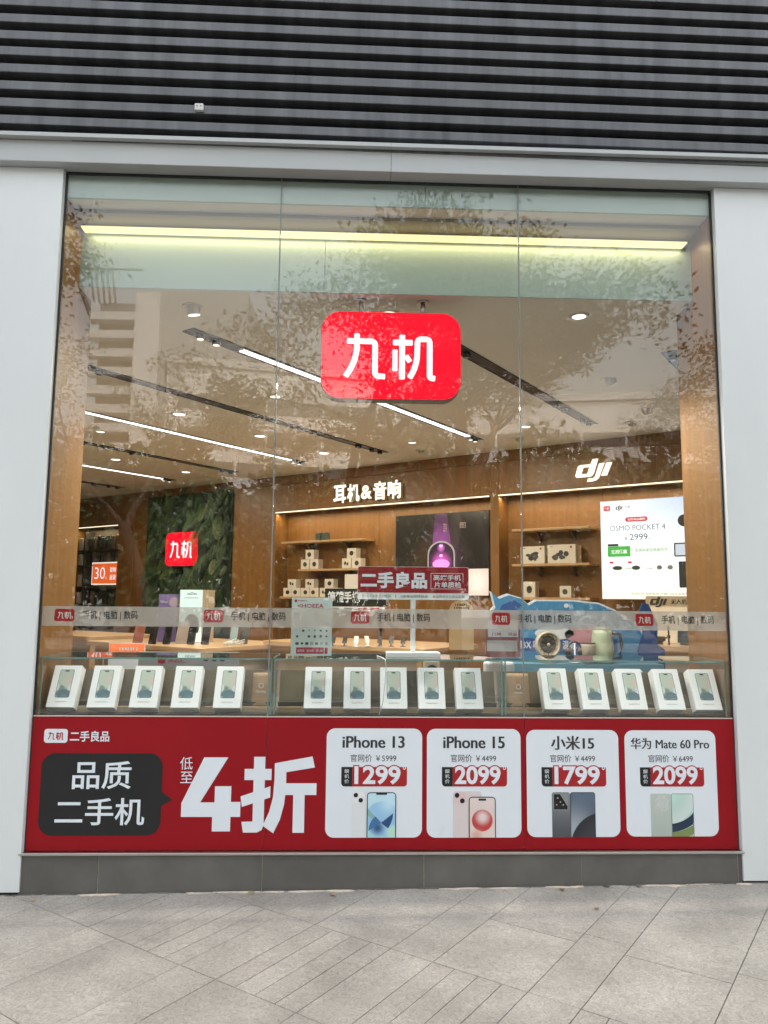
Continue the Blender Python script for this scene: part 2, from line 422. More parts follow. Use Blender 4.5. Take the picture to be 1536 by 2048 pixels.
EA = Vector((math.cos(R(53)), math.sin(R(53)))); EB = Vector((math.sin(R(53)), -math.cos(R(53))))
def clip(poly, ymax):
    out = []
    for i, p in enumerate(poly):
        q = poly[(i + 1) % len(poly)]; a, b = p[1] <= ymax, q[1] <= ymax
        if a: out.append(p)
        if a != b:
            t = (ymax - p[1]) / (q[1] - p[1]); out.append((p[0] + (q[0] - p[0]) * t, ymax))
    return out
npv = 0
far = MB()
def slab(p0, p1, q0, q1):
    global npv
    g = .0017
    quad = [EB * a + EA * b for a, b in ((p0 + g, q0 + g), (p1 - g, q0 + g), (p1 - g, q1 - g), (p0 + g, q1 - g))]
    poly = clip([(v.x - .2, v.y) for v in quad], .22)
    if len(poly) < 3: return
    cx = sum(p[0] for p in poly) / len(poly); cyy = sum(p[1] for p in poly) / len(poly)
    if cx < -13 or cx > 13 or cyy < -7.6: return
    h = rnd.uniform(-.0006, .0006)
    mb = MB().prism(poly, -.03, h, .0016)
    if -3.0 < cx < 3.1 and cyy > -1.95:
        obj('paving_slab', mb, PAVER, pav); npv += 1
    else:
        far.add(mb.v, mb.f)
QR = [-1.145 + .656 * k for k in range(-16, 12)]
for qi, q in enumerate(QR):
    row = qi - 16                          # row 0 is the band of narrow strips that the photo shows
    for k in range(-30, 32):
        p = -.08 + .6785 * k
        slab(p, p + .2262, q, q + .656)
        a, b = p + .2262, p + .6785
        if row % 4 == 0:
            d = (b - a) / 4
            for j in range(4): slab(a + d * j, a + d * (j + 1), q, q + .656)
        elif row % 4 == 1 and k >= 1:
            slab(a, b, q, q + .548); slab(a, b, q + .548, q + .656)
        else:
            slab(a, b, q, q + .656)
tag(obj('far_paving', far, PAVER, pav), kind='stuff')

# mortar smeared along the foot of the plinth, a thin dark line there, dry leaves
mb = MB(); r_ = random.Random(3)
for k in range(46):
    x = r_.uniform(-2.0, 2.1); 
    if x > -.2 and r_.random() < .55: continue
    n = 7; rx = r_.uniform(.02, .13); ry = r_.uniform(.004, .016)
    poly = [(x + rx * math.cos(2 * PI * i / n) * r_.uniform(.6, 1.2), -.045 - ry + ry * math.sin(2 * PI * i / n) * r_.uniform(.6, 1.3)) for i in range(n)]
    mb.prism(poly, .0, .0022 + .0002 * k * .2)
obj('mortar_smear', mb, MORTAR, pav)
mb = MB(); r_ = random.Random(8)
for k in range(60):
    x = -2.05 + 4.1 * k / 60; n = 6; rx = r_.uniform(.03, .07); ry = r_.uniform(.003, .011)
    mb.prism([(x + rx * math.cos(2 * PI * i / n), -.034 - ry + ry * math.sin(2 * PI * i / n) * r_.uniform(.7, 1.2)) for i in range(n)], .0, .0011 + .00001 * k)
obj('dark_foot_line', mb, pm('foot_line_dark', (.10, .085, .07), .95, var=.4, scale=60), pav)  # thin dark line where the plinth meets the paving
LEAF = [pm('dry_leaf_%d' % i, c, .8, var=.2, scale=40) for i, c in enumerate([(.2, .1, .05), (.35, .25, .14), (.5, .46, .38), (.1, .06, .04)])]
def leafmesh():
    mb = MB(); n = 6; vs = []
    for i in range(n + 1):
        t = i / n; wd = math.sin(PI * min(1, t * 1.05)) ** .8 * .32; z = .18 * math.sin(t * 3.1) ** 2
        vs += [(t - .5, -wd, z + wd * .35), (t - .5, 0, z), (t - .5, wd, z + wd * .45)]
    fs = []
    for i in range(n):
        a = i * 3; fs += [(a, a + 3, a + 4, a + 1), (a + 1, a + 4, a + 5, a + 2)]
    return mb.add(vs, fs, True)
spots = [(-1.93, -.12, 0, .05), (-1.96, -.17, 3, .035), (-1.62, -.24, 3, .04), (-1.7, -.13, 1, .05), (1.05, -.12, 1, .06), (1.16, -.1, 0, .06), (1.42, -.06, 3, .05), (1.60, -.07, 0, .045),
         (1.27, -.14, 2, .05), (2.36, -.17, 2, .075), (2.28, -.27, 0, .04), (1.27, -.36, 0, .05), (1.36, -.55, 0, .04), (-.62, -.30, 3, .03), (.72, -.3, 3, .03), (-.1, -.12, 1, .05), (-.55, -.07, 1, .07)]
LW = ['in front of the left pillar', 'left of the russet leaf by the left pillar', 'on the joint near the left end of the plinth', 'against the left end of the plinth', 'near the plinth right of centre', 'touching the plinth right of centre', 'against the plinth under the third card', 'against the plinth under the fourth card', 'next to the tan leaf right of centre', 'in front of the right pillar', 'on the slab before the right pillar', 'alone on a slab right of centre', 'nearest the viewer on the right', 'alone on the narrow strips left of centre', 'alone on a slab at the middle', 'near the plinth at the middle', 'against the plinth left of centre']
for i, (x, y, c, s) in enumerate(spots):
    if i in (1, 2, 4, 8, 10, 12, 13, 14): continue
    s *= .75
    where = LW[i]
    o = obj('fallen_leaf', leafmesh(), LEAF[c], None, (x, y, TILT * (x - .2) + .003), (0, 0, rnd.uniform(0, 6))); o.scale = (s, s, s * .6)
    tag(o, 'small %s dry leaf lying %s' % (['russet', 'tan', 'bleached pale', 'dark brown'][c], where), 'leaf', 'dry leaves on the paving')

# ------------------------------------------------------------------ facade
def panelled(name, label, x0, x1, seams, side):
    t = thing(name, label, 'wall', ((x0 + x1) / 2, 0, 0))
    ox = (x0 + x1) / 2
    xs = [x0] + seams + [x1]
    for a, b in zip(xs, xs[1:]):
        zb = .013 + TILT * ((a if side < 0 else a) - .2) + (0 if side > 0 else .024)
        o = obj('cladding_panel', MB().box(a - ox + (.002 if a != x0 else 0), b - ox - (.002 if b != x1 else 0), -.045, .02, max(-.012, zb) if side < 0 else zb, 4.188), WHITE, t); bevel(o, .003)
    obj('backing', MB().box(x0 - ox + .01, x1 - ox - .01, .02, .24, -.2, 4.188), BLACK, t)
    obj('foot_recess', MB().box(x0 - ox + .012, x1 - ox - .012, -.03, .02, -.2, .0), BLACK, t)
    return t
panelled('clad_pillar', 'white metal clad pillar at the left of the shop window', -5.6, -1.813, [-3.7], -1)
panelled('clad_pillar', 'white metal clad pillar at the right of the shop window', 2.213, 6.0, [4.1], 1)
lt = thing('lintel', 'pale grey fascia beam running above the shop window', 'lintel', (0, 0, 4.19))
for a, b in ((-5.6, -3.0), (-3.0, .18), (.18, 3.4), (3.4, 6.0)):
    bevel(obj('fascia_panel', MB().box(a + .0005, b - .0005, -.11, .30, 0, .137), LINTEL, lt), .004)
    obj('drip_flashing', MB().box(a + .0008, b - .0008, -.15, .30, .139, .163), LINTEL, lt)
lv = thing('louvre_screen', 'dark weathered metal louvre screen above the fascia beam', 'louvre', (-2.16, 0, 4.35), (0, R(.42), 0))
for k in range(26):
    z = -.0366 + .1106 * k
    z0 = max(z, -.018)
    d = rnd.uniform(-.004, .004)
    o = obj('slat', MB().box(-3.6 + rnd.uniform(-.01, .01), 8.3, -.118 + d, -.03, z0, z + .056), SLAT, lv); bevel(o, .004)
for k in range(9): obj('bracket', MB().box(-3.2 + 1.35 * k, -3.15 + 1.35 * k, -.03, .04, -.04, 2.8), BLACK, lv)
obj('backing', MB().box(-3.6, 8.3, .04, .1, -.14, 2.85), BLACK, lv)
tag(obj('upper_wall', MB().box(-16, 16, .11, .4, 4.36, 11), WHITE), 'plain pale wall of the building above the louvres', 'wall')
tag(obj('side_wall', MB().box(-16, -5.61, 0, .4, -.2, 4.36), WHITE), 'plain pale building wall left of the shop front', 'wall')
tag(obj('side_wall', MB().box(6.01, 16, 0, .4, -.2, 4.36), WHITE), 'plain pale building wall right of the shop front', 'wall')
sb = thing('junction_box', 'small white plastic box fixed to a louvre slat', 'box', (-.991, -.118, 4.557), BOARD)
plate('body', rrect(-.026, -.022, .026, .022, .006), 0, .02, pm('aged_white_plastic', (.55, .55, .52), .5), sb, .002)
for x in (-.011, .01): plate('socket_hole', circ(x, .003, .004, 10), .0203, .021, BLACK, sb)

pl = thing('plinth', 'low grey stone plinth under the shop window', 'plinth', (0, 0, 0))
xs = [-1.825, -1.396, -.498, .402, 1.2945, 2.19, 2.2245]
for a, b in zip(xs, xs[1:]):
    bevel(obj('stone_panel', MB().box(a + .0012, b - .0012, -.032, .1, -.2, .181), STONE, pl), .0015, 1)
obj('joint_filler', MB().box(-1.81, 2.2, -.029, .09, -.2, .178), MORTAR, pl)
sill = obj('sill', MB().box(-1.828, 2.2245, -.048, .02, .1835, .1975), STEEL, pl); bevel(sill, .002)

# ------------------------------------------------------------------ shop window
X0, X1, M1, M2 = -1.806, 2.206, -.494, .982
win = thing('shop_window', 'tall three-pane shop window filling the shop front', 'window', (0, 0, 0))
for a, b in ((X0, M1), (M1, M2), (M2, X1)):
    obj('pane', MB().box(a + .004, b - .004, -.006, .006, .2, 4.185), GLASS, win)
for x in (M1, M2):
    obj('joint_seal', MB().box(x - .0035, x + .0035, -.0068, .0068, .2, 4.186), pm('grey_silicone', (.2, .21, .2), .35), win)
obj('edge_seal', MB().box(X0 - .006, X0 + .004, -.0068, .0068, .19, 4.186), SEAL, win)
obj('edge_seal', MB().box(X1 - .004, X1 + .006, -.0068, .0068, .19, 4.186), SEAL, win)
obj('head_seal', MB().box(X0 + .005, X1 - .005, -.0068, .0068, 4.176, 4.189), SEAL, win)

bd = thing('window_film_band', 'frosted film band with small red logos across the window glass', 'decal', (0, .0105, 0), BOARD)
plate('film', [(X0 + .006, 1.43), (X1 - .006, 1.43), (X1 - .006, 1.5425), (X0 + .006, 1.5425)], -.001, .0, FROST, bd)
REDF = veil('red_film', (.42, .03, .035), .88); INKF = pm('dark_grey_ink', (.035, .033, .032), .6); WINK = pm('pale_ink', (.7, .66, .62), .6)
for (a, b, c, d) in ((-1.730, -1.618, -1.570, -1.257), (-.878, -.766, -.719, -.406), (-.026, .080, .126, .437), (.802, .908, .956, 1.273), (1.657, 1.763, 1.813, 2.128)):
    plate('badge', rrect(a, 1.456, b, 1.527, .013), .0008, .0014, REDF, bd)
    logo(WINK, bd, a + .018, b - .016, 1.470, 1.513, .0016, .002, 34)
    text('lettering', '手机 | 电脑 | 数码', (c, d, 1.463, 1.519), INKF, bd, .0008, .012)

# ------------------------------------------------------------------ red poster along the foot of the window
PRED = pm('poster_red', (.275, .005, .010), .6, spec=.2, var=.06, scale=2); PWH = pm('poster_white', (.70, .745, .80), .45, var=.015, scale=3)
PDK = pm('poster_charcoal', (.022, .022, .022), .6, spec=.2, var=.1, scale=3); PRED2 = pm('price_red', (.36, .006, .012), .4)
pt = thing('poster', 'long red sale poster across the foot of the window with four price cards', 'poster', (0, -.0145, 0), BOARD)
for a, b in ((X0 + .002, M1 - .0012), (M1 + .0012, M2 - .0012), (M2 + .0012, X1 - .002)):
    plate('printed_sheet', [(a, .2005), (b, .2005), (b, .925), (a, .925)], -.006, .0, PRED, pt)
plate('top_edge', [(X0 + .002, .9255), (X1 - .002, .9255), (X1 - .002, .931), (X0 + .002, .931)], -.006, .001, pm('pale_edge', (.55, .5, .44), .5), pt)
plate('badge', rrect(-1.738, .781, -1.608, .857, .016), .0006, .0012, PWH, pt)
logo(PRED2, pt, -1.717, -1.63, .797, .842, .0014, .0018, 36)
text('lettering', '二手良品', (-1.595, -1.376, .787, .847), PWH, pt, .0006, .02)
bub = rrect(-1.743, .281, -1.071, .725, .075)
ix = [i for i, p in enumerate(bub) if abs(p[0] + 1.071) < 1e-4]
bub = bub[:ix[0] + 1] + [(-1.071, .44), (-1.010, .472), (-1.071, .515)] + bub[ix[-1] if len(ix) > 1 else ix[0] + 1:]
plate('speech_bubble', bub, .0006, .0012, PDK, pt)
text('lettering', '品质', (-1.569, -1.244, .530, .682), PWH, pt, .0014, .012)
text('lettering', '二手机', (-1.654, -1.162, .335, .482), PWH, pt, .0014, .012)
text('lettering', '低', (-.975, -.905, .636, .705), PWH, pt, .0006, .0)
text('lettering', '至', (-.971, -.902, .563, .625), PWH, pt, .0006, .0)
def glyph(polys, c0, c1, b0, b1):
    f = lambda p: (b0[0] + (p[0] - c0[0]) / (c1[0] - c0[0]) * (b1[0] - b0[0]), b0[1] + (p[1] - c0[1]) / (c1[1] - c0[1]) * (b1[1] - b0[1]))
    mb = MB()
    for k, po in enumerate(polys): mb.prism([f(p) for p in po][::-1], .0006, .0011 + .0002 * k)
    obj('lettering', mb, PWH, pt)
glyph([[(745, 470), (838, 470), (735, 652), (790, 652), (790, 587), (853, 587), (853, 650), (890, 650), (890, 710), (853, 710), (853, 768), (783, 768), (783, 710), (663, 710), (663, 655)]], (662.9, 470.9), (889.2, 768), (-.960, .702), (-.632, .302))
glyph([[(948, 468), (992, 468), (992, 738), (985, 762), (966, 772), (912, 772), (905, 729), (948, 728)], [(912, 517), (1018, 517), (1018, 562), (912, 562)], [(899, 628), (1015, 587), (1015, 632), (905, 670)],
       [(1030, 494), (1178, 466), (1188, 511), (1076, 530), (1076, 600), (1070, 660), (1055, 720), (1030, 775), (988, 745), (1012, 690), (1026, 630), (1030, 560)], [(1070, 575), (1196, 575), (1196, 622), (1070, 622)], [(1105, 610), (1150, 610), (1150, 773), (1105, 773)]],
      (903.4, 464.8), (1196.4, 774), (-.625, .711), (-.206, .293))
INK = pm('card_ink', (.028, .03, .036), .5)
cards = [(-.154, .391, .865, .267, 'iPhone 13', (-.062, .289, .757, .823), '5999', '1299'), (.418, .957, .864, .266, 'iPhone 15', (.513, .864, .756, .822), '4499', '2099'),
         (.990, 1.525, .860, .268, '小米15', (1.135, 1.382, .749, .827), '4499', '1799'), (1.561, 2.095, .859, .270, '华为 Mate 60 Pro', (1.598, 2.056, .753, .817), '6499', '2099')]
for ci, (x0, x1, z1, z0, nm, nb, was, now) in enumerate(cards):
    c = plate('price_card', rrect(x0, z0, x1, z1, .048), .0006, .0012, PWH, pt)
    tag(c, 'white price card headed %s' % ['with a pale blue phone', 'with a pink phone', 'with a dark slate phone', 'with a sage green phone'][ci])
    for k in range(3): text('lettering', nm, (nb[0] + (.0013 if ci == 3 else .0022) * (k - 1), nb[1] + (.0013 if ci == 3 else .0022) * (k - 1), nb[2], nb[3]), INK, c, .0014 + .0002 * k, .0 if ci == 3 else .004)
    ox = x0 + .154; 
    text('lettering', '官网价 ￥' + was, (ox - .017, ox + .243, .680, .722), INK, c, .0014, .0)
    plate('price_tag', rrect(ox - .006, .545, ox + .305, .652, [.018, .006, 0, 0]), .0014, .0020, PRED2, c)
    plate('tag_end', rrect(ox - .068, .545, ox - .0065, .652, [0, 0, 0, .02]), .0014, .0020, PDK, c)
    for k, g in enumerate('靓机价'):
        text('lettering', g, (ox - .050, ox - .024, .618 - .028 * k, .640 - .028 * k), PWH, c, .0022, .0, res=1)
    text('lettering', now, (ox - .001, ox + .274, .550, .664), PRED2, c, .0010, .07, res=5)
    text('lettering', now, (ox + .006, ox + .268, .556, .658), PWH, c, .0024, .03, res=5)
    rg = MB(); n = 14
    vs = [(ox + .290 + r * math.cos(2 * PI * k / n), .647 + r * 1.15 * math.sin(2 * PI * k / n), z) for z in (.0022, .0028) for r in (.0085, .0045) for k in range(n)]
    fs = [(i, (i + 1) % n, n + (i + 1) % n, n + i)[::-1] for i in range(n)] + [(2 * n + i, 2 * n + (i + 1) % n, 3 * n + (i + 1) % n, 3 * n + i) for i in range(n)]
    obj('degree_mark', rg.add(vs, fs), PWH, c)

# pictures of the four phones
def phone(c, name, x0, x1, z0, z1, r, body, rim=.0, z=.0014, scr=None, lo=0):
    plate(name, rrect(x0, z0, x1, z1, [0, r, r, 0]), z, z + .0006, body, c)
    if scr: plate('screen', rrect(x0 + rim, z0, x1 - rim, z1 - rim, [0, r - rim, r - rim, 0]), z + .0008, z + .0012, scr, c)
    return c
DK = pm('phone_black', (.015, .016, .02), .3); LENS = pm('lens_black', (.01, .01, .012), .15)
cs = [o for o in pt.children if o.name.startswith('price_card')]
c = cs[0]
p = phone(c, 'phone_back', -.006, .091, .2685, .519, .016, pm('starlight_back', (.68, .7, .72), .35))
plate('camera_plate', rrect(.0, .455, .066, .515, .014), .0022, .0026, pm('starlight_plate', (.74, .75, .76), .3), p)
for q in ((.016, .498), (.044, .470)): plate('lens', circ(*q, .0125, 18), .0028, .0034, LENS, p)
p = phone(c, 'phone_front', .079, .244, .2685, .514, .02, DK, .005, .0038, printmat('wall_blue', (.36, .62, .66), [(.165, .37, .10, .012, (.30, .52, .74)), (.2, .45, .08, .1, (.52, .74, .86)), (.14, .32, .055, .05, (.03, .09, .22)), (.225, .30, .05, .03, (.45, .7, .6))], grad=(.27, .5, (.5, .72, .82))))
plate('notch', rrect(.131, .5005, .193, .5095, [.005, 0, 0, .005]), .0052, .0056, DK, p)
plate('fan_shape', [(.16, .348), (.20, .318), (.215, .345), (.225, .375), (.228, .40)], .0052, .0055, pm('fan_navy', (.02, .07, .19), .4), p)
plate('fan_shape', [(.16, .348), (.09, .42), (.084, .425), (.084, .39), (.11, .37)], .0052, .0055, pm('fan_green', (.22, .42, .40), .4), p)
plate('fan_shape', [(.16, .348), (.128, .384), (.108, .365), (.096, .34), (.088, .305)], .0056, .0059, pm('fan_mid', (.05, .16, .34), .4), p)
c = cs[1]
p = phone(c, 'phone_back', .568, .730, .2675, .519, .016, pm('pink_back', (.66, .58, .58), .35))
plate('camera_plate', rrect(.572, .45, .640, .515, .014), .0022, .0026, pm('pink_plate', (.68, .52, .52), .3), p)
for q in ((.590, .497), (.620, .467)): plate('lens', circ(*q, .0135, 18), .0028, .0034, LENS, p)
p = phone(c, 'phone_front', .657, .810, .2675, .489, .02, DK, .005, .0038, printmat('wall_pink', (.62, .40, .38), [(.72, .30, .16, .06, (.72, .60, .56)), (.733, .36, .062, .006, (.50, .05, .05)), (.735, .378, .056, .05, (.74, .62, .60)), (.70, .28, .05, .05, (.66, .36, .30))], grad=(.27, .48, (.72, .62, .6))))
plate('notch', rrect(.712, .468, .756, .480, .005), .0052, .0056, DK, p)
c = cs[2]
p = phone(c, 'phone_back', 1.133, 1.238, .2685, .514, .014, printmat('slate_back', (.07, .078, .09), [], grad=(.27, .5, (.2, .21, .23))))
plate('camera_plate', rrect(1.139, .413, 1.226, .508, .012), .0022, .0026, pm('slate_plate', (.24, .26, .27), .25), p)
plate('lens_cluster', [(1.145, .420), (1.222, .420), (1.222, .436), (1.180, .503), (1.145, .503)], .0028, .0034, LENS, p)
for q in ((1.166, .482), (1.160, .445), (1.198, .445), (1.182, .460)): plate('lens', circ(*q, .0045, 10), .0036, .0039, pm('lens_glint', (.32, .33, .35), .2), p)
p = phone(c, 'phone_front', 1.2385, 1.383, .2685, .514, .014, DK, .003, .0014, printmat('wall_slate', (.035, .045, .065), [(1.25, .30, .20, .2, (.34, .38, .43)), (1.43, .21, .195, .004, (.02, .022, .03)), (1.43, .21, .19, .09, (.035, .04, .05))], grad=(.27, .5, (.10, .14, .2))))
plate('camera_hole', circ(1.31, .505, .003, 8), .0028, .0031, DK, p)
c = cs[3]
p = phone(c, 'phone_back', 1.703, 1.822, .2705, .506, .012, printmat('sage_back', (.40, .46, .42), [], grad=(.27, .5, (.46, .52, .48))))
plate('camera_ring', circ(1.767, .450, .044, 28), .0022, .0028, pm('ring_silver', (.66, .68, .66), .25, metal=.5), p)
plate('lens_disc', circ(1.767, .450, .029, 24), .003, .0034, pm('ring_disc', (.50, .54, .52), .25), p)
p = phone(c, 'phone_front', 1.8225, 1.952, .2705, .506, .012, pm('green_rim', (.12, .18, .16), .3), .003, .0014, printmat('wall_sage', (.40, .60, .54), [(1.80, .50, .165, .004, (.60, .68, .66)), (1.80, .50, .158, .1, (.42, .62, .56)), (1.80, .53, .14, .13, (.56, .74, .66))], grad=(.27, .5, (.5, .68, .62))))
def marks(par, x0, x1, y0, y1, n, mat, z):
    mb = MB(); d = (x1 - x0) / n
    for k in range(n): mb.box(x0 + d * k, x0 + d * (k + .4 + .4 * ((k * 37) % 5) / 4), y0 + (y1 - y0) * .2 * ((k * 13) % 3) / 2, y1, z, z + .0004)
    tag(obj('small_print', mb, mat, par), kind='stuff')
def swoosh(par, c, r0, r1, a0, a1, mat, z, xmin, xmax, zmin):
    o = [(c[0] + r0 * math.cos(R(a)), c[1] + r0 * math.sin(R(a))) for a in range(a0, a1 + 1, 5)]; i_ = [(c[0] + r1 * math.cos(R(a)), c[1] + r1 * math.sin(R(a))) for a in range(a0, a1 + 1, 5)]
    f = lambda q: (min(max(q[0], xmin), xmax), max(q[1], zmin))
    vs = [(*f(q), zz) for zz in (z, z + .0003) for q in o + i_]; n = len(o); m = 2 * n
    obj('swoosh', MB().add(vs, [(m + k, m + k + 1, m + n + k + 1, m + n + k) for k in range(n - 1)]), mat, par)
swoosh(p, (1.81, .53), .235, .19, -90, 0, pm('swoosh_navy', (.015, .03, .065), .4), .0028, 1.8255, 1.949, .2705)
swoosh(p, (1.81, .56), .31, .265, -90, 0, pm('swoosh_olive', (.20, .26, .09), .4), .0032, 1.8255, 1.949, .2705)

# ------------------------------------------------------------------ counter and glass display cases
CNT = pm('counter_dark', (.03, .028, .026), .5); KHAKI = pm('khaki_backboard', (.155, .13, .085), .7, var=.12, scale=6); LEDGE = pm('tan_ledge', (.36, .26, .15), .5, var=.1, scale=6, stretch=(.4, 4, 4))
ct = thing('window_counter', 'low dark counter behind the red poster carrying the glass cases', 'counter', (0, 0, 0))
obj('counter_top', MB().box(X0 + .01, X1 - .012, .045, 1.0, .90, .932), CNT, ct)
obj('counter_body', MB().box(X0 + .03, X1 - .03, .06, .98, .06, .90), CNT, ct)
CX = [(-1.798, -.478, 'left'), (-.466, .866, 'middle'), (.878, 2.196, 'right')]
for x0, x1, nm in CX:
    t = thing('display_case', '%s glass display case on the counter holding five phone cartons' % nm, 'display case', ((x0 + x1) / 2, 0, .933), (0, 0, 0), 'glass display cases along the window')
    h = (x1 - x0) / 2; zt = .318; yf, yb = .035, .44
    obj('glass_top', MB().box(-h, h, yf, yb, zt - .008, zt), CGLASS, t)
    obj('glass_front', MB().box(-h + .008, h - .008, yf, yf + .006, .0, zt - .009), CGLASS, t)
    for sx in (-1, 1): obj('glass_side', MB().box(*sorted((sx * h, sx * (h - .007))), yf + .007, yb, .0, zt - .009), CGLASS, t)
    obj('glass_edge', MB().box(-h, h, yf - .003, yf - .0005, zt - .009, zt + .001), GEDGE, t)
    obj('glass_edge', MB().box(-h, h, yb, yb + .003, zt - .009, zt + .001), GEDGE, t)
    for sx in (-1, 1):
        obj('glass_edge', MB().box(*sorted((sx * h, sx * (h - .009))), yf - .0034, yf - .0006, .0, zt - .0095), GEDGE, t)
        obj('glass_edge', MB().box(*sorted((sx * (h + .0006), sx * (h + .0030))), yf, yb, zt - .009, zt + .001), GEDGE, t)
    obj('ledge', MB().box(-h + .012, h - .012, .112, .150, .0, .030), LEDGE, t)
    obj('grey_strip', MB().box(-h + .014, h - .014, .150, .165, .0, .055), pm('dark_grey_strip', (.05, .05, .045), .6), t)  # dark grey strip between ledge and backboard
    bb = MB().box(-h + .016, h - .016, 0, .01, 0, .215)
    obj('backboard', bb, KHAKI, t, (0, .17, .03), (R(-20), 0, 0))

# phone cartons
CART = pm('carton_white', (.90, .90, .91), .5, var=.012, scale=8)
PHONEPIC = printmat('carton_wallpaper', (.17, .26, .28), [(-.03, .175, .08, .008, (.50, .56, .48)), (.04, .16, .06, .05, (.60, .52, .46)), (.05, .11, .034, .012, (.64, .68, .70)), (-.015, .108, .03, .016, (.19, .25, .23)), (-.05, .118, .028, .004, (.64, .67, .66)), (.006, .058, .05, .004, (.10, .17, .20)), (.016, .045, .042, .04, (.17, .28, .32)), (-.043, .055, .022, .01, (.40, .48, .50))], grad=(.06, .2, (.52, .57, .50)), rough=.5)
TXTG = pm('carton_grey_ink', (.25, .25, .25), .6)
def carton():
    t = thing('phone_carton', 'x', 'box', (0, 0, 0), (0, 0, 0), 'white phone cartons in the display cases')
    W_, H_, D_ = .158, .252, .07
    b = bevel(obj('box_body', MB().box(-W_ / 2, W_ / 2, 0, H_, -D_, 0), CART, t), .0022)
    fr = plate('phone_picture', rrect(-.041, .058, .041, .226, .009), .0003, .0007, pm('phone_frame', (.05, .055, .06), .3), t)
    plate('screen', rrect(-.0385, .0605, .0385, .2235, .007), .0009, .0012, PHONEPIC, fr)
    plate('island', rrect(-.0125, .2135, .0125, .2205, .0033), .0014, .0016, DK, fr)
    text('lettering', 'Quality Device', (-.032, .032, .0285, .0375), TXTG, t, .0004, 0, res=2)
    obj('lid_seam', MB().box(-W_ / 2 - .0002, W_ / 2 + .0002, .0, H_ + .0002, -.0335, -.033), pm('seam_grey', (.5, .5, .5), .6), t)
    return t
cx15 = [-1.700, -1.470, -1.230, -.992, -.750, -.214, .016, .231, .455, .678, 1.208, 1.437, 1.665, 1.893, 2.113]
proto = carton(); ordn = ['first', 'second', 'third', 'fourth', 'fifth']
TLT = R(26)
for i, x in enumerate(cx15):
    t = proto if i == 0 else copy_tree(proto)
    # tilted back about its lower rear edge, which rests on the case floor
    t.location = (x + (.012 if i < 5 else -.012 if i > 9 else 0), .112 - .07 * math.cos(TLT), .936 + .07 * math.sin(TLT)); t.rotation_euler = (PI / 2 - TLT, 0, R(rnd.uniform(-.8, .8)))
    t['label'] = 'white phone carton leaning back, %s from the left in the %s glass case' % (ordn[i % 5], ['left', 'middle', 'right'][i // 5])

KRAFT = pm('kraft_paper', (.34, .22, .13), .75, var=.12, scale=12, bump=.15, bscale=30); WPR = pm('white_print', (.6, .57, .52), .6)
for x0, x1, z0, z1, lab in ((-.612, -.50, .965, 1.16, 'brown kraft pouch with white print in the left glass case'), (.915, 1.06, .965, 1.165, 'brown kraft pouch with white print in the right glass case')):
    xm = (x0 + x1) / 2; hw = (x1 - x0) / 2
    t = thing('kraft_pouch', lab, 'pouch', (xm, .155, z0), (R(74), 0, 0))
    mb = MB(); n = 8; vs = []
    for j in range(n + 1):
        for i in range(n + 1):
            u, v = i / n, j / n; bul = .018 * math.sin(PI * u) * (1 - v) ** .6 + .004 * mnoise.noise(Vector((u * 6, v * 6, x0)))
            vs.append(((u * 2 - 1) * hw * (1 - .06 * v), v * (z1 - z0), bul))
    fs = [(j * (n + 1) + i, j * (n + 1) + i + 1, (j + 1) * (n + 1) + i + 1, (j + 1) * (n + 1) + i) for j in range(n) for i in range(n)]
    b = obj('bag', mb.add(vs, fs, True), KRAFT, t); sd = b.modifiers.new('thick', 'SOLIDIFY'); sd.thickness = .004
    plate('ring_mark', circ(0, .115, .016, 16), .020, .0206, WPR, t); plate('ring_mark', circ(0, .115, .011, 16), .0208, .0212, KRAFT, t)
    text('lettering', 'Chaoling', (-.03, .03, .07, .088), WPR, t, .020, .02, res=2)

# ------------------------------------------------------------------ things standing on the cases
ss = thing('counter_sign', 'red and white sign on a white pole standing on the middle glass case', 'sign', (.355, .25, 1.2525), (0, 0, 0))
SWH = pm('white_plastic', (.72, .76, .75), .35); SRED = pm('sign_red', (.28, .006, .018), .25, coat=.3)
b = obj('base', MB().prism(rrect(-.165, -.07, .165, .07, .012), 0, .026, .003), SWH, ss)
obj('pole', MB().box(-.0145, .0145, -.008, .008, .026, .36), SWH, ss)

hd = obj('sign_board', MB().prism(rrect(-.345, .345, .345, .548, .012), -.006, .0, .0), SWH, ss, (0, -.012, 0), BOARD)
plate('red_face', rrect(-.3425, .387, .3425, .546, [0, .012, .012, 0]), .0005, .002, SRED, hd)
text('lettering', '二手良品', (-.326, .085, .412, .516), PWH, hd, .0025, .04)
fr = MB()
for a in ((.108, .412, .310, .4145), (.108, .507, .310, .5095), (.108, .4146, .1105, .5069), (.3075, .450, .310, .5069)): fr.box(a[0], a[2], a[1], a[3], .0025, .0032)
obj('outline', fr, PWH, hd)
text('lettering', '高端手机', (.124, .296, .465, .500), PWH, hd, .0025, .015)
text('lettering', '片单质检', (.130, .298, .420, .457), PWH, hd, .0025, .015)
GR = pm('small_print_grey', (.2, .2, .2), .6); ORG = pm('small_orange', (.6, .2, .06), .6)
text('lettering', '已网况品宝之少检保', (-.316, -.138, .357, .374), GR, hd, .0006, 0, res=1)
text('lettering', 'C级靓品展精精品·', (-.080, .095, .357, .374), GR, hd, .0006, 0, res=1)
text('lettering', '品质月日日展品质保', (.140, .318, .357, .374), GR, hd, .0006, 0, res=1)
text('lettering', '(', (-.112, -.104, .354, .377), ORG, hd, .0006, .02, res=2)
plate('orange_dot', circ(.128, .3655, .007, 12), .0006, .001, ORG, hd)

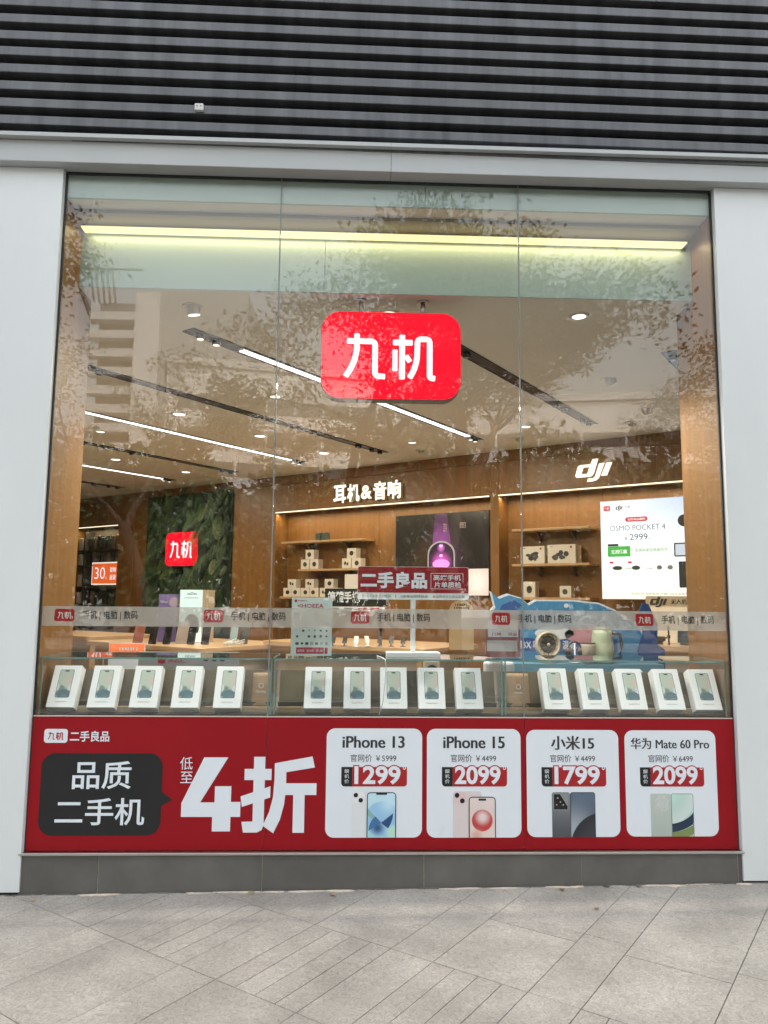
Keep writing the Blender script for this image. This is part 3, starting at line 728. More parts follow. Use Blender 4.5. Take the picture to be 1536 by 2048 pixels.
lf = thing('leaflet_stand', 'pale acrylic leaflet holder leaning on the middle glass case', 'leaflet', (-.262, .15, 1.253), (R(90 - 4), 0, R(2)))
plate('sheet', rrect(-.122, .006, .122, .352, .004), 0, .003, pm('leaflet_paper', (.60, .68, .66), .4, var=.03, scale=6), lf)
plate('acrylic_cover', rrect(-.128, .0, .128, .358, .004), .004, .006, CGLASS, lf)
obj('foot', MB().box(-.1, .1, 0, .008, -.09, -.001), CGLASS, lf)
MAG = pm('leaflet_red', (.42, .02, .06), .45)
plate('badge', circ(-.098, .332, .009, 12), .0032, .0036, MAG, lf); marks(lf, -.085, -.03, .328, .336, 7, MAG, .0032)
text('lettering', '<HOEEA', (-.088, .07, .289, .315), MAG, lf, .0032, .02, res=2)
plate('red_bar', rrect(-.09, .018, .075, .055, .004), .0032, .0038, MAG, lf); plate('red_bar', rrect(.08, .018, .098, .055, .006), .0032, .0038, MAG, lf)
for k, g in enumerate(('品质保', '官方检', '正品')): text('lettering', g, (-.082 + .055 * k, -.04 + .055 * k, .029, .043), PWH, lf, .004, 0, res=1)
r_ = random.Random(11); GY = [pm('leaflet_grey_%d' % k, (v, v, v * 1.03), .5) for k, v in enumerate((.5, .36, .06))]
for j, (zz, n, c, sz) in enumerate(((.245, 6, 0, .011), (.195, 6, 0, .011), (.155, 6, 2, .008), (.12, 6, 2, .009), (.078, 7, 2, .010))):
    for k in range(n):
        if j in (2, 3) and r_.random() < .25: continue
        x = -.085 + .175 * k / (n - 1); c2 = r_.choice((c, c, 1)); s_ = sz * r_.uniform(.7, 1.15)
        plate('accessory_picture', rrect(x - s_, zz - s_ * r_.uniform(.6, 1.2), x + s_, zz + s_ * r_.uniform(.6, 1.2), s_ * .55, 4), .0032, .0036, GY[c2], lf)

rb = thing('gift_pack', 'clear plastic pack of red and white printed gifts on the right glass case', 'pack', (.895, .15, 1.253), (R(88), 0, R(-2)))
plate('red_card', rrect(-.105, .004, .105, .262, .012), -.05, -.004, pm('pack_red', (.24, .02, .03), .5), rb)
plate('white_panel', rrect(-.09, .125, .092, .225, .003), -.003, -.001, PWH, rb); plate('white_panel', rrect(-.098, .04, .085, .105, .003), -.003, -.001, pm('pack_grey', (.5, .5, .5), .5), rb)
text('lettering', '口碑', (-.066, -.012, .132, .152), MAG, rb, -.0006, .02, res=2); text('lettering', '尽品', (.03, .085, .132, .15), MAG, rb, -.0006, .02, res=2)
plate('clear_wrap', rrect(-.125, .0, .125, .285, .02), .002, .004, glassmat('clear_wrap', (.97, .97, .97), .06, .12), rb)
tb = thing('power_cable', 'thin white cable hanging over the edge of the middle glass case', 'cable', (.165, .03, 1.2))
obj('cord', MB().tube([(-.03, .2, .056), (-.01, .05, .058), (.012, -.004, .05), (.018, -.006, 0), (.012, -.002, -.08), (.0, .0, -.2), (-.02, .01, -.265)], .003, 6), SWH, tb)

# ------------------------------------------------------------------ the shop room
ZC = 3.58
def wallpt(u, x):                          # y of the line u = const at world x
    return (u - math.sin(A) * x) / math.cos(A)
bx0, bx1 = -6.6, 6.5
polyb = [(bx0, .30), (bx1, .30), (bx1, wallpt(5.9, bx1)), (bx0, wallpt(5.9, bx0))]
struct('shop_floor', MB().prism([(bx0, .11), (bx1, .11), (bx1, wallpt(5.9, bx1)), (bx0, wallpt(5.9, bx0))], -.1, .06), FLOOR)
struct('shop_ceiling', MB().prism(polyb, ZC, ZC + .12), CEIL)
struct('room_side_wall', MB().box(bx0 - .2, bx0, .3, 12.6, 0, ZC + .1), WOOD)
struct('room_side_wall', MB().box(bx1, bx1 + .2, .3, 3.2, 0, ZC + .1), WOOD)
# window jambs and front wall
jl = tag(obj('window_jamb', MB().box(bx0, X0 - .004, .245, .525, .06, 4.185), WOOD), 'wood veneered reveal at the left of the window', 'jamb')
obj('reveal_board', MB().box(X0 - .02, X0 - .004, .012, .244, .06, 4.03), WOOD, jl)
jr = tag(obj('window_jamb', MB().box(X1 + .002, bx1, .245, .545, .06, 4.185), WOOD), 'wood veneered reveal at the right of the window', 'jamb')
obj('reveal_board', MB().box(X1 + .002, X1 + .018, .012, .244, .06, 4.03), WOOD, jr)
bk = thing('bulkhead', 'pale green panelled bulkhead with a lit cove above the inside of the window', 'bulkhead', (0, 0, ZC))
for a, b in ((X0 - .003, -.232), (-.229, X1 + .001)):
    obj('face_panel', MB().box(a, b, .292, .32, .002, .40), BULK, bk)
obj('core', MB().box(X0 - .003, X1 + .001, .321, .42, .122, .62), CEIL, bk)
obj('head_panel', MB().box(X0 - .003, .402, .014, .034, .455, .605), BULK, bk); obj('head_panel', MB().box(.405, X1 + .001, .014, .034, .455, .605), BULK, bk)
obj('cove_soffit', MB().box(X0 - .003, X1 + .001, .0345, .150, .455, .60), CEIL, bk)
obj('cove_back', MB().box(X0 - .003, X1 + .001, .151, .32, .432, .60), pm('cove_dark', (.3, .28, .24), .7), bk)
lc = obj('light_strip', MB().box(X0 + .02, X1 - .06, .205, .285, .362, .372), em('cove_light', (1.0, .84, .45), 1.1), bk)
la = bpy.data.lights.new('cove_glow', 'AREA'); la.shape = 'RECTANGLE'; la.size = 3.9; la.size_y = .05; la.energy = 7 / EX; la.color = (1, .83, .45)
lo = bpy.data.objects.new('cove_glow', la); COL.objects.link(lo); lo.parent = bk; lo.location = (.2, .245, .355)

# back wall with its lit niches, in room coordinates (x along the wall, y into depth)
def sb_(mb, s0, s1, u0, u1, z0, z1): return mb.box(s0, s1, u0, u1, z0, z1)
struct('back_wall', MB().box(-15.2, 4.6, 5.80, 5.9, .06, ZC), WOOD, rot=ROOM)
bw = thing('wall_panelling', 'honey wood panelling covering the back wall of the shop', 'panelling', (0, 0, 0), ROOM)
PW = [(-15.2, -11.36), (-9.895, -9.42), (-9.416, -7.6), (-7.596, -6.6), (-6.596, -5.756), (-1.872, -1.752), (2.0, 4.6)]
for a, b in PW: obj('wood_panel', MB().box(a, b, 5.45, 5.79, .06, 3.43), WOOD, bw)
for a, b in ((-11.356, -9.899), (-5.752, -3.81), (-3.806, -1.876), (-1.748, .3), (.304, 1.996)): obj('wood_panel', MB().box(a, b, 5.45, 5.70, 2.99, 3.43), WOOD, bw)
for a in range(-15, 4, 2): obj('cornice_board', MB().box(a + .002, a + 1.998, 5.447, 5.79, 3.436, ZC - .002), WOOD, bw)
for a, b in ((-11.3, -9.9), (-5.75, -3.9), (-3.896, -1.874), (-1.75, -.45), (-.446, 1.998)): obj('niche_back', MB().box(a, b, 5.735, 5.77, .06, 2.985), WOOD, bw)
LED = em('led_strip_warm', (1.0, .86, .62), 1.6)
def led(s0, s1, lab, pw):
    t = thing('led_strip', lab, 'light strip', rp((s0 + s1) / 2, 5.44, 2.975), ROOM, 'light strips over the wall niches')
    obj('profile', MB().box(-(s1 - s0) / 2, (s1 - s0) / 2, -.012, .02, -.006, .012), pm('led_profile', (.4, .35, .28), .4), t)
    obj('diffuser', MB().box(-(s1 - s0) / 2, (s1 - s0) / 2, -.017, -.0125, -.004, .012), LED, t)
    a = bpy.data.lights.new('strip_glow', 'AREA'); a.shape = 'RECTANGLE'; a.size = s1 - s0; a.size_y = .03; a.energy = pw * (s1 - s0) / EX; a.color = (1, .8, .5)
    o = bpy.data.objects.new('strip_glow', a); COL.objects.link(o); o.parent = t; o.location = (0, .06, -.02)
led(-11.3, -9.9, 'short warm light strip over the accessory rack at the left', 5)
led(-5.745, -1.88, 'warm light strip over the earphone niche', 6)
led(-1.745, 1.9, 'warm light strip over the right wall niche', 6)

# ------------------------------------------------------------------ ceiling lights
TB = pm('track_black', (.012, .012, .013), .4); LINW = em('linear_light_white', (1.0, .97, .88), 3.0); LAMP = em('downlight_lamp', (1.0, .93, .76), 1.9); LAMPW = em('downlight_white', (1.0, .96, .88), 3.0)
RIM = pm('downlight_rim', (.6, .56, .5), .4)
def track(s, u0, u1, lit, lab, seed):
    r_ = random.Random(seed)
    t = thing('ceiling_track', lab, 'light track', rp(s, (u0 + u1) / 2, ZC), ROOM, 'black slot tracks in the ceiling')
    h = (u1 - u0) / 2
    obj('slot', MB().box(-.055, .055, -h, h, -.006, -.0005), TB, t)
    for sx in (-1, 1): obj('flange', MB().box(*sorted((sx * .0555, sx * .062)), -h, h, -.011, -.0005), TB, t)
    if lit:
        obj('diffuser', MB().box(-.03, .03, -h + lit[0], h - lit[1], -.0125, -.0065), LINW, t)
        a = bpy.data.lights.new('linear_glow', 'AREA'); a.shape = 'RECTANGLE'; a.size = .08; a.size_y = 2 * h - lit[0] - lit[1]; a.energy = 31 * a.size_y / EX; a.color = (1, .9, .72)
        o = bpy.data.objects.new('linear_glow', a); COL.objects.link(o); o.parent = t; o.location = (0, (lit[0] - lit[1]) / 2, -.02)
        ends = [-h + .12, -h + .28, h - .1, h - .22]
    else:
        ends = [-h + .12, h - .12, h - .3] + [r_.uniform(-h + .3, h - .4) for _ in range(3)]
    for e in ends:
        sp = obj('spot_head', MB().lathe([(.03, 0), (.033, -.01), (.033, -.035), (.027, -.038)], 14, (0, e, -.004)), TB, t)
        if lit: obj('lamp', MB().lathe([(.025, -.039), (.0, -.0385)], 14, (0, e, -.0045)), LAMP, sp)
        else: obj('lamp_bowl', MB().lathe([(.025, -.0395), (.0, -.039)], 14, (0, e, -.0045)), pm('dark_reflector', (.1, .1, .1), .2, metal=.8), sp)
def su(x, y):                              # world to room
    return (math.cos(A) * x - math.sin(A) * y, math.sin(A) * x + math.cos(A) * y)
TR = [((-1.255, 1.008), (1.491, 4.723), (.55, .28), 'long lit track running behind the hanging logo sign'), ((.45, .86), (2.639, 3.771), None, 'unlit black track at the right of the hanging logo sign'),
      ((-2.6, 1.65), (.358, 5.624), None, 'unlit black track crossing the ceiling left of the hanging logo sign'), ((-3.4, 3.04), (-.785, 6.48), (.3, .28), 'lit track in the left half of the ceiling, second lit one from the window'),
      ((-3.9, 4.8), (-1.925, 7.418), None, 'unlit black track ending above the green plant wall'), ((-4.7, 6.3), (-3.102, 8.339), (.3, .25), 'short looking lit track at the far left of the ceiling'),
      ((-5.3, 7.95), (-4.287, 9.326), None, 'farthest unlit black track at the left edge'), ((2.47, 1.274), (3.6, 2.8), None, 'unlit black track peeping out beside the right jamb')]
for i, (p0, p1, lit, lab) in enumerate(TR):
    a, b = su(*p0), su(*p1); track((a[0] + b[0]) / 2, a[1], b[1], lit, lab, i)

def downlight(s, u, lab, big=False, gim=None, pw=5.0):
    t = thing('downlight', lab, 'downlight', rp(s, u, ZC), ROOM, 'round downlights in the ceiling')
    r = .052 if u < 1.5 else .07 if big else .055
    obj('rim', MB().lathe([(r + .018, -.0005), (r + .016, -.006), (r, -.007), (r - .004, -.002)], 24), RIM, t)
    if gim:
        hd = obj('gimbal_head', MB().lathe([(r * .7, .0), (r * .86, -.03), (r * .86, -.075), (r * .8, -.08)], 20), RIM, t, (0, 0, .02), gim)
        obj('lamp', MB().lathe([(r * .8, -.0805), (0, -.0806)], 20), LAMP, hd)
    else:
        obj('lamp', MB().lathe([(r - .005, -.004), (0, -.0045)], 24), LAMPW if big else LAMP, t)
    a = bpy.data.lights.new('spot_glow', 'SPOT'); a.energy = pw * (1.7 if big else 1) / EX * 4; a.spot_size = R(115); a.spot_blend = .8; a.color = (1, .82, .58) if u > 1.5 else (1, .93, .84); a.shadow_soft_size = .05
    o = bpy.data.objects.new('spot_glow', a); COL.objects.link(o); o.parent = t; o.location = (0, 0, -.1)
    if gim: o.rotation_euler = gim
dl = [(-6.70, 3.05, 'leftmost lit downlight in the middle row', True, None), (-3.79, 3.03, 'bright downlight in the middle row over the earphone niche', True, None), (-3.76, 1.75, 'bright downlight nearest the window on the left', True, None),
      (-6.69, 4.34, 'bright downlight above the green plant wall', True, None), (-3.82, 4.30, 'bright downlight just above the earphone sign', True, None),
      (-5.26, 1.81, 'small downlight at the far left between two tracks', False, None), (-2.38, 1.79, 'small downlight between tracks left of the hanging sign', False, None), (-2.42, 4.36, 'small downlight right of the earphone sign', False, None),
      (-.84, 4.31, 'small downlight above the right wall niche', False, None), (.54, 4.23, 'tilted downlight nearest the right jamb', False, (R(24), 0, R(30))), (.55, 2.99, 'tilted downlight in the middle of the right ceiling', False, (R(30), R(-20), 0)),
      (.87, 1.40, 'round downlight close behind the bulkhead at the right', True, None), (-.21, .62, 'downlight half hidden behind the hanging logo sign', False, None), (-1.26, -.23, 'hanging gimbal downlight close behind the bulkhead at the left', True, (R(12), 0, 0))]
for s, u, lab, big, gim in dl: downlight(s, u, lab, big, gim, 5.0 if u > 1.5 else 34.0)
for s, u, lab in ((-3.97, 4.91, 'unlit round ceiling fitting left of the wall niche light'), (.23, 4.76, 'unlit round ceiling fitting near the right jamb'), (-1.17, 4.84, 'unlit round ceiling fitting above the right niche'), (-2.58, 4.83, 'unlit round ceiling fitting right of the earphone sign')):
    t = thing('ceiling_sensor', lab, 'sensor', rp(s, u, ZC), ROOM, 'unlit round fittings in the ceiling')
    obj('base_ring', MB().lathe([(.075, -.0005), (.072, -.008), (.05, -.01)], 20), RIM, t); obj('dome', MB().lathe([(.049, -.006), (.045, -.03), (.03, -.042), (.0, -.045)], 20), pm('sensor_grey', (.38, .35, .3), .5), t)

# ------------------------------------------------------------------ hanging logo sign
hs_ = thing('hanging_sign', 'glowing red rounded sign with white logo hanging inside the window', 'sign', (.212, .36, 3.190), BOARD); hs_.scale = (.982, .982, .982)
SIGNR = em('sign_glow_red', (1.0, .004, .022), 1.0); SIGNW = em('sign_glow_white', (.86, .86, .92), 1.0)
plate('casing', rrect(-.470, -.302, .470, .302, .128, 10), -.10, -.006, pm('sign_casing', (.12, .115, .11), .4), hs_, .004)
plate('red_face', rrect(-.466, -.297, .466, .299, .126, 10), -.0055, .0, SIGNR, hs_)
logo(SIGNW, hs_, -.318, .304, -.171, .166, .0005, .003, 37)
for x in (-.205, .215):
    obj('hanger_rod', MB().tube([(x, .295, -.05), (x, .392, -.05)], .017, 12), STEEL, hs_)
    obj('rod_flange', MB().tube([(x, .386, -.05), (x, .3955, -.05)], .042, 16), STEEL, hs_)

# ------------------------------------------------------------------ lettering on the back wall
GLOW = em('letter_glow_warm', (1.0, .93, .76), 1.35); LSIDE = pm('letter_side', (.55, .45, .3), .5)
sg = thing('wall_lettering', 'glowing white characters above the earphone niche', 'sign', rp(0, 5.449, 0), RBOARD)
cw = [(-4.517, -4.275, '耳'), (-4.255, -4.02, '机'), (-3.995, -3.79, '&'), (-3.765, -3.53, '音'), (-3.51, -3.277, '响')]
for a, b, ch in cw:
    d = .045 * (a + 4.5) * 0
    text('letter', ch, (a, b, 3.075 if ch == '&' else 3.045, 3.285 if ch == '&' else 3.325), LSIDE, sg, .002, .03, .05); text('letter_face', ch, (a + .002, b - .002, (3.075 if ch == '&' else 3.045) + .002, (3.285 if ch == '&' else 3.325) - .002), GLOW, sg, .053, .03, .004)
def dji(mat, par, x0, x1, y0, y1, z0, z1):
    f = lambda p: (x0 + p[0] * (x1 - x0), y0 + p[1] * (y1 - y0))
    D = [[(.0, .30), (.08, .72), (.14, .78), (.42, .78), (.48, 1.0), (.62, 1.0), (.50, .38), (.46, .27), (.40, .22), (.04, .22)], [(.16, .36), (.33, .36), (.39, .66), (.22, .66)]]
    out, hole = D
    n = len(out); mb = MB()
    # letter d: outer outline with its counter cut out, bridged as one ring
    ring = [(.16, .36), (.33, .36), (.39, .66), (.22, .66)]
    segs = [[(.0, .30), (.04, .22), (.40, .22), (.33, .36), (.16, .36)], [(.0, .30), (.16, .36), (.22, .66), (.14, .78), (.08, .72)], [(.22, .66), (.39, .66), (.42, .78), (.14, .78)],
            [(.33, .36), (.40, .22), (.46, .27), (.50, .38), (.62, 1.0), (.48, 1.0), (.42, .78), (.39, .66)]]
    for k, sgm in enumerate(segs): mb.prism([f(p) for p in sgm], z0, z1)
    obj('letter', mb, mat, par)
    j = [(.32, .0), (.46, .0), (.56, .04), (.63, .14), (.78, .78), (.65, .78), (.535, .22), (.48, .14), (.345, .14)]
    obj('letter', MB().prism([f(p) for p in j], z0, z1), mat, par)
    i_ = [(.695, .22), (.84, .22), (.985, .78), (.84, .78)]
    obj('letter', MB().prism([f(p) for p in i_], z0, z1), mat, par)
dj = thing('wall_lettering', 'glowing white slanted logo letters above the right wall niche', 'sign', rp(0, 5.449, 0), RBOARD)
dji(GLOW, dj, -.676, -.205, 3.06, 3.335, .03, .05)

# ------------------------------------------------------------------ niche shelves with product boxes
def shelf(s0, s1, z, lab):
    t = thing('wall_shelf', lab, 'shelf', rp((s0 + s1) / 2, 5.735, z), ROOM, 'wooden shelves in the wall niches'); h = (s1 - s0) / 2
    bevel(obj('board', MB().box(-h, h, -.30, 0, -.032, 0), OAK, t), .004)
    for x in (-h * .45, h * .45): obj('bracket', MB().add([(x - .012, -.002, -.033), (x + .012, -.002, -.033), (x + .012, -.2, -.033), (x - .012, -.2, -.033), (x - .012, -.002, -.16), (x + .012, -.002, -.16)], [(0, 1, 2, 3), (0, 4, 5, 1), (3, 2, 5, 4), (0, 3, 4), (1, 5, 2)]), pm('bracket_brown', (.12, .07, .03), .5), t)
for z, nm in ((2.50, 'top'), (2.055, 'middle'), (1.625, 'bottom')): shelf(-5.62 if nm != 'middle' else -5.25, -3.98, z, '%s wooden shelf in the earphone niche' % nm)
for z, nm in ((2.52, 'top'), (2.066, 'middle'), (1.638, 'bottom')): shelf(-1.56, -.53, z, '%s wooden shelf in the right wall niche' % nm)
PBOX = pm('product_box_cream', (.66, .60, .50), .5, var=.03, scale=20); PDARK = pm('printed_dark', (.04, .04, .04), .4); PRD = pm('printed_red', (.4, .05, .03), .5)
def pbox(s, z, w_, h_, lab, grp, pic=0, dep=.12, u=5.47, mat=None):
    t = thing('product_box', lab, 'box', rp(s, u, z), RBOARD, grp)
    bevel(obj('box_body', MB().box(-w_ / 2, w_ / 2, 0.0005, h_, -dep, 0), mat or PBOX, t), .003, 1)
    r_ = random.Random(int(s * 1000 + z * 77))
    if pic == 1: plate('printed_picture', circ(r_.uniform(-.1, .1) * w_, h_ * .5, w_ * .23, 12, h_ * .25), .0004, .0008, PDARK, t)
    elif pic == 2:
        plate('printed_picture', circ(-w_ * .14, h_ * .52, w_ * .12, 10, h_ * .2), .0004, .0008, PDARK, t); plate('printed_picture', circ(w_ * .12, h_ * .45, w_ * .11, 10, h_ * .17), .0004, .0008, PDARK, t)
    elif pic == 3:
        for k in range(7): plate('printed_picture', circ(r_.uniform(-.28, .25) * w_, h_ * r_.uniform(.3, .6), w_ * r_.uniform(.06, .13), 9, h_ * r_.uniform(.08, .16)), .0004 + .0001 * k, .0008 + .0001 * k, pm('drone_grey', (.07, .065, .06), .4) if k % 2 else PDARK, t)
        plate('red_dot', circ(w_ * .34, h_ * .86, w_ * .045, 10), .0004, .0008, PRD, t)
        text('lettering', 'dji', (-w_ * .42, -w_ * .3, h_ * .86, h_ * .92), PDARK, t, .0004, .02, res=1)
G1 = 'cream product boxes stacked in the earphone niche'
for z, sl, nm in ((2.055, [(-5.04, 'left'), (-4.215, 'right')], 'middle'), (1.625, [(-5.40, 'left'), (-5.03, 'second'), (-4.64, 'third')], 'bottom')):
    for s, side in sl:
        q = .165 if nm == 'middle' else .15
        for dx, dz, w3, p3 in ((-.092, 0, 'lower left', 1), (.092, 0, 'lower right', 1 if side != 'third' else 2), (.0, q - .013, 'top', 1)):
            pbox(s + dx, z + dz, .172, q - .014, 'cream box, %s of the %s pyramid on the %s earphone shelf' % (w3, side, nm), G1, p3 if rnd.random() < .8 else 2)
pbox(-4.21, 1.625, .25, .34, 'tall white box at the right end of the bottom earphone shelf', G1, 0, .14, mat=pm('white_card_box', (.7, .68, .63), .5))
for k, s in enumerate((-4.88, -4.76)): pbox(s, 2.50, .10, .12, '%s small dark green box on the top earphone shelf' % ['left', 'right'][k], G1, 0, .1, mat=pm('dark_green_box', (.06, .09, .07), .5))
pbox(-1.29, 2.066, .33, .225, 'left of the two large cream boxes with a drone picture', 'cream boxes in the right niche', 3, .2); pbox(-.90, 2.066, .37, .235, 'right of the two large cream boxes with a drone picture', 'cream boxes in the right niche', 3, .2)
pbox(-1.34, 1.638, .165, .20, 'small cream camera box at the left of the bottom right shelf', 'cream boxes in the right niche', 1, .12); pbox(-.857, 1.638, .15, .145, 'small cream camera box at the right of the bottom right shelf', 'cream boxes in the right niche', 1, .12)

# ------------------------------------------------------------------ screen and light box on the back wall
tv = thing('wall_screen', 'large dark advertising screen with a glowing pink gadget in the earphone niche', 'screen', rp(0, 5.72, 0), RBOARD)
plate('frame', [(-3.56, 1.65), (-2.02, 1.65), (-2.02, 2.83), (-3.56, 2.83)], 0, .03, pm('screen_bezel', (.02, .02, .022), .3), tv)
plate('dark_picture', [(-3.545, 2.03), (-2.03, 2.03), (-2.03, 2.82), (-3.545, 2.82)], .0305, .0325, printmat('screen_dark', (.022, .020, .018), [(-2.75, 2.2, .55, .55, (.06, .035, .05)), (-3.0, 2.1, .5, .4, (.045, .03, .02))], .12, emit=.6), tv)
plate('pale_picture', [(-3.545, 1.66), (-2.03, 1.66), (-2.03, 2.026), (-3.545, 2.026)], .0305, .0325, printmat('screen_pale', (.55, .45, .42), [(-2.2, 1.85, .25, .2, (.7, .6, .57))], .2, emit=.9), tv)
plate('light_beam', [(-2.92, 2.40), (-2.62, 2.40), (-2.68, 2.82), (-2.88, 2.82)], .033, .0335, printmat('beam', (.035, .012, .04), [(-2.77, 2.42, .34, .32, (.15, .045, .17))], .2, emit=1.0), tv)
gd = [(-3.0 + .0, 2.03)] + [(-2.775 + .225 * math.cos(R(a)), 2.24 + .19 * math.sin(R(a))) for a in range(180, -1, -12)] + [(-2.55, 2.03)]
plate('gadget_rim', gd, .034, .036, em('gadget_silver', (.35, .32, .36), .8), tv)
plate('gadget_shell', [(-2.775 + (x + 2.775) * .9, 2.03 + (y - 2.03) * .94) for x, y in gd], .0365, .038, printmat('gadget_dark', (.03, .015, .03), [(-2.775, 2.12, .2, .16, (.45, .08, .4)), (-2.775, 2.33, .08, .07, (.4, .12, .45))], .2, emit=1.0), tv)
plate('gadget_glow', circ(-2.775, 2.10, .14, 20, .07), .0385, .039, em('gadget_pink', (1, .3, .75), 1.0), tv)
for q in ((-2.775, 2.36), (-2.775, 2.22)): plate('gadget_lamp', circ(*q, .03, 12, .018), .0395, .04, em('gadget_lamp', (1, .5, .95), 1.2), tv)
text('lettering', '耳夹', (-2.74, -2.68, 2.55, 2.68), pm('screen_grey_text', (.3, .25, .25), .5), tv, .034, 0, res=1); text('lettering', '图', (-2.47, -2.38, 2.60, 2.68), MATS['screen_grey_text'], tv, .034, 0, res=1)

lb = thing('light_box', 'bright pale blue light box poster with camera offer on the right wall', 'light box', rp(0, 5.47, 0), RBOARD)
plate('frame', [(-.395, 1.622), (1.55, 1.622), (1.55, 2.812), (-.395, 2.812)], -.05, -.002, pm('lightbox_edge', (.6, .6, .6), .4), lb)
plate('lit_face', [(-.388, 1.63), (1.543, 1.63), (1.543, 2.804), (-.388, 2.804)], -.0015, .0, printmat('lightbox_face', (.86, .93, 1.0), [(.6, 2.95, .7, .7, (.50, .62, .95)), (-.2, 2.75, .4, .4, (.88, .92, 1))], .4, emit=.95, grad=(1.7, 2.9, (.66, .76, 1.0))), lb)
plate('pale_footer', [(-.388, 1.63), (1.543, 1.63), (1.543, 1.757), (-.388, 1.757)], .0005, .001, em('lightbox_footer', (1, .95, .87), .98), lb)
LR = em('lightbox_red', (.62, .02, .04), .9); LK = pm('lightbox_ink', (.03, .03, .035), .5); LG = em('lightbox_green', (.08, .42, .08), .9); LWt = em('lightbox_white', (.92, 1, .97), .9); LGr = pm('lightbox_greytext', (.3, .32, .33), .5)
plate('badge', rrect(-.352, 2.69, -.27, 2.75, .012), .0005, .001, LR, lb); logo(LWt, lb, -.34, -.282, 2.705, 2.737, .0012, .0016, 30)
dji(LK, lb, -.205, -.115, 2.685, 2.752, .0005, .001); text('lettering', '大疆', (-.095, -.03, 2.71, 2.745), LGr, lb, .0005, 0, res=1)
plate('red_pill', rrect(-.09, 2.545, .17, 2.60, .026), .0005, .001, LR, lb); text('lettering', '全民用品爆购', (-.065, .145, 2.558, 2.588), LWt, lb, .0012, .01, res=1)
text('lettering', 'OSMO POCKET 4', (-.275, .37, 2.442, 2.505), LK, lb, .0005, -.008)
text('lettering', '2999', (-.043, .165, 2.325, 2.398), LK, lb, .0005, -.004); text('lettering', '￥', (-.105, -.07, 2.325, 2.372), LK, lb, .0005, 0, res=1); text('lettering', '元起', (.172, .198, 2.328, 2.343), LK, lb, .0005, 0, res=1)
plate('white_box', rrect(-.312, 2.13, .428, 2.262, .015), .0005, .001, LWt, lb); plate('green_box', rrect(-.312, 2.13, -.04, 2.255, [0, 0, .015, .015]), .0012, .0018, LG, lb); plate('black_tab', rrect(-.312, 2.257, -.18, 2.285, [0, .01, .01, 0]), .0012, .0018, LK, lb)
text('lettering', '立减优惠', (-.27, -.08, 2.165, 2.215), LWt, lb, .002, .02, res=1); text('lettering', '至高88享至尊服务优', (.015, .39, 2.182, 2.222), em('lightbox_greentext', (.12, .3, .13), .8), lb, .0012, 0, res=1)
plate('pale_box', rrect(-.312, 1.92, .445, 2.10, .018), .0005, .001, LWt, lb)
for k, (x, w_) in enumerate(((-.24, .06), (-.02, .05), (.25, .03), (.37, .03))):
    plate('product_picture', circ(x + .04, 1.995, w_, 14, .026), .0012, .0016, pm('lb_dark', (.06, .08, .07), .4) if k < 2 else LGr, lb)
for x in (-.295, -.075): plate('red_tab', rrect(x, 2.05, x + .05, 2.072, .01), .0012, .0016, LR, lb)
for x in (-.115, .13): text('lettering', '1年换', (x, x + .08, 1.975, 1.995), LGr, lb, .0012, 0, res=1)
text('lettering', '活动时间 品质有保 大疆门店正品发售', (-.05, .60, 1.675, 1.705), LGr, lb, .0012, 0, res=1)
plate('camera_picture', rrect(.505, 1.76, .60, 2.06, .01), .0012, .002, pm('lb_camera', (.05, .055, .06), .35), lb); plate('camera_picture', rrect(.46, 2.115, .60, 2.275, .015), .0012, .002, MATS['lb_camera'], lb)
plate('camera_screen', rrect(.475, 2.13, .60, 2.26, .006), .0022, .0026, em('cam_screen', (.62, .72, .85), .8), lb); plate('camera_picture', circ(.58, 2.53, .07, 18), .0012, .002, MATS['lb_camera'], lb)

# ------------------------------------------------------------------ green plant wall with its logo
gw = thing('plant_wall', 'tall panel of artificial green ferns on the wood wall', 'plant wall', rp(-7.87, 5.45, 0), RBOARD)
obj('backing', MB().box(-1.13, 1.13, .9, 3.45, 0, .03), pm('plant_backing', (.012, .022, .012), .9), gw)
FG = [pm('fern_green_%d' % k, c, .5, var=.25, scale=6) for k, c in enumerate([(.028, .055, .022), (.05, .085, .03), (.018, .036, .022), (.11, .15, .045)])]
def frond(seed, L_=.42):
    r_ = random.Random(seed); mb = MB(); n = 15
    n = 17; pts = [(0, -L_ * (t / n), .10 * math.sin(PI * .62 * t / n) + .02) for t in range(n + 1)]
    pts = [(r_.uniform(-.003, .003) + .03 * math.sin(2 * t / n + seed), y, z) for t, (x, y, z) in enumerate(pts)]
    mb.tube(pts, [.005 * (1 - .8 * t / n) for t in range(n + 1)], 4, False)
    for t in range(1, n + 1):
        x, y, z = pts[t]; l = L_ * .34 * math.sin(PI * (.12 + .86 * t / n)) ** .7; wd = .011
        for sx in (-1, 1):
            tip = (x + sx * l, y - l * .45, z - l * .25 + r_.uniform(-.01, .01)); mid = (x + sx * l * .5, y - l * .12, z + .006)
            mb.add([(x, y + wd * .5, z), (x, y - wd * .5, z), (mid[0], mid[1] - wd * .7, mid[2]), tip, (mid[0], mid[1] + wd * .7, mid[2])], [(0, 1, 2, 4), (4, 2, 3)])
    return mb.mesh('frond')
fm = []
for k in range(8):
    me = frond(k, [.4, .48, .36, .44][k % 4]); me.materials.append(FG[[0, 1, 2, 3, 0, 1, 2, 1][k]]); fm.append(me)
r_ = random.Random(5)
cells = [(i, j) for j in range(16) for i in range(14)]
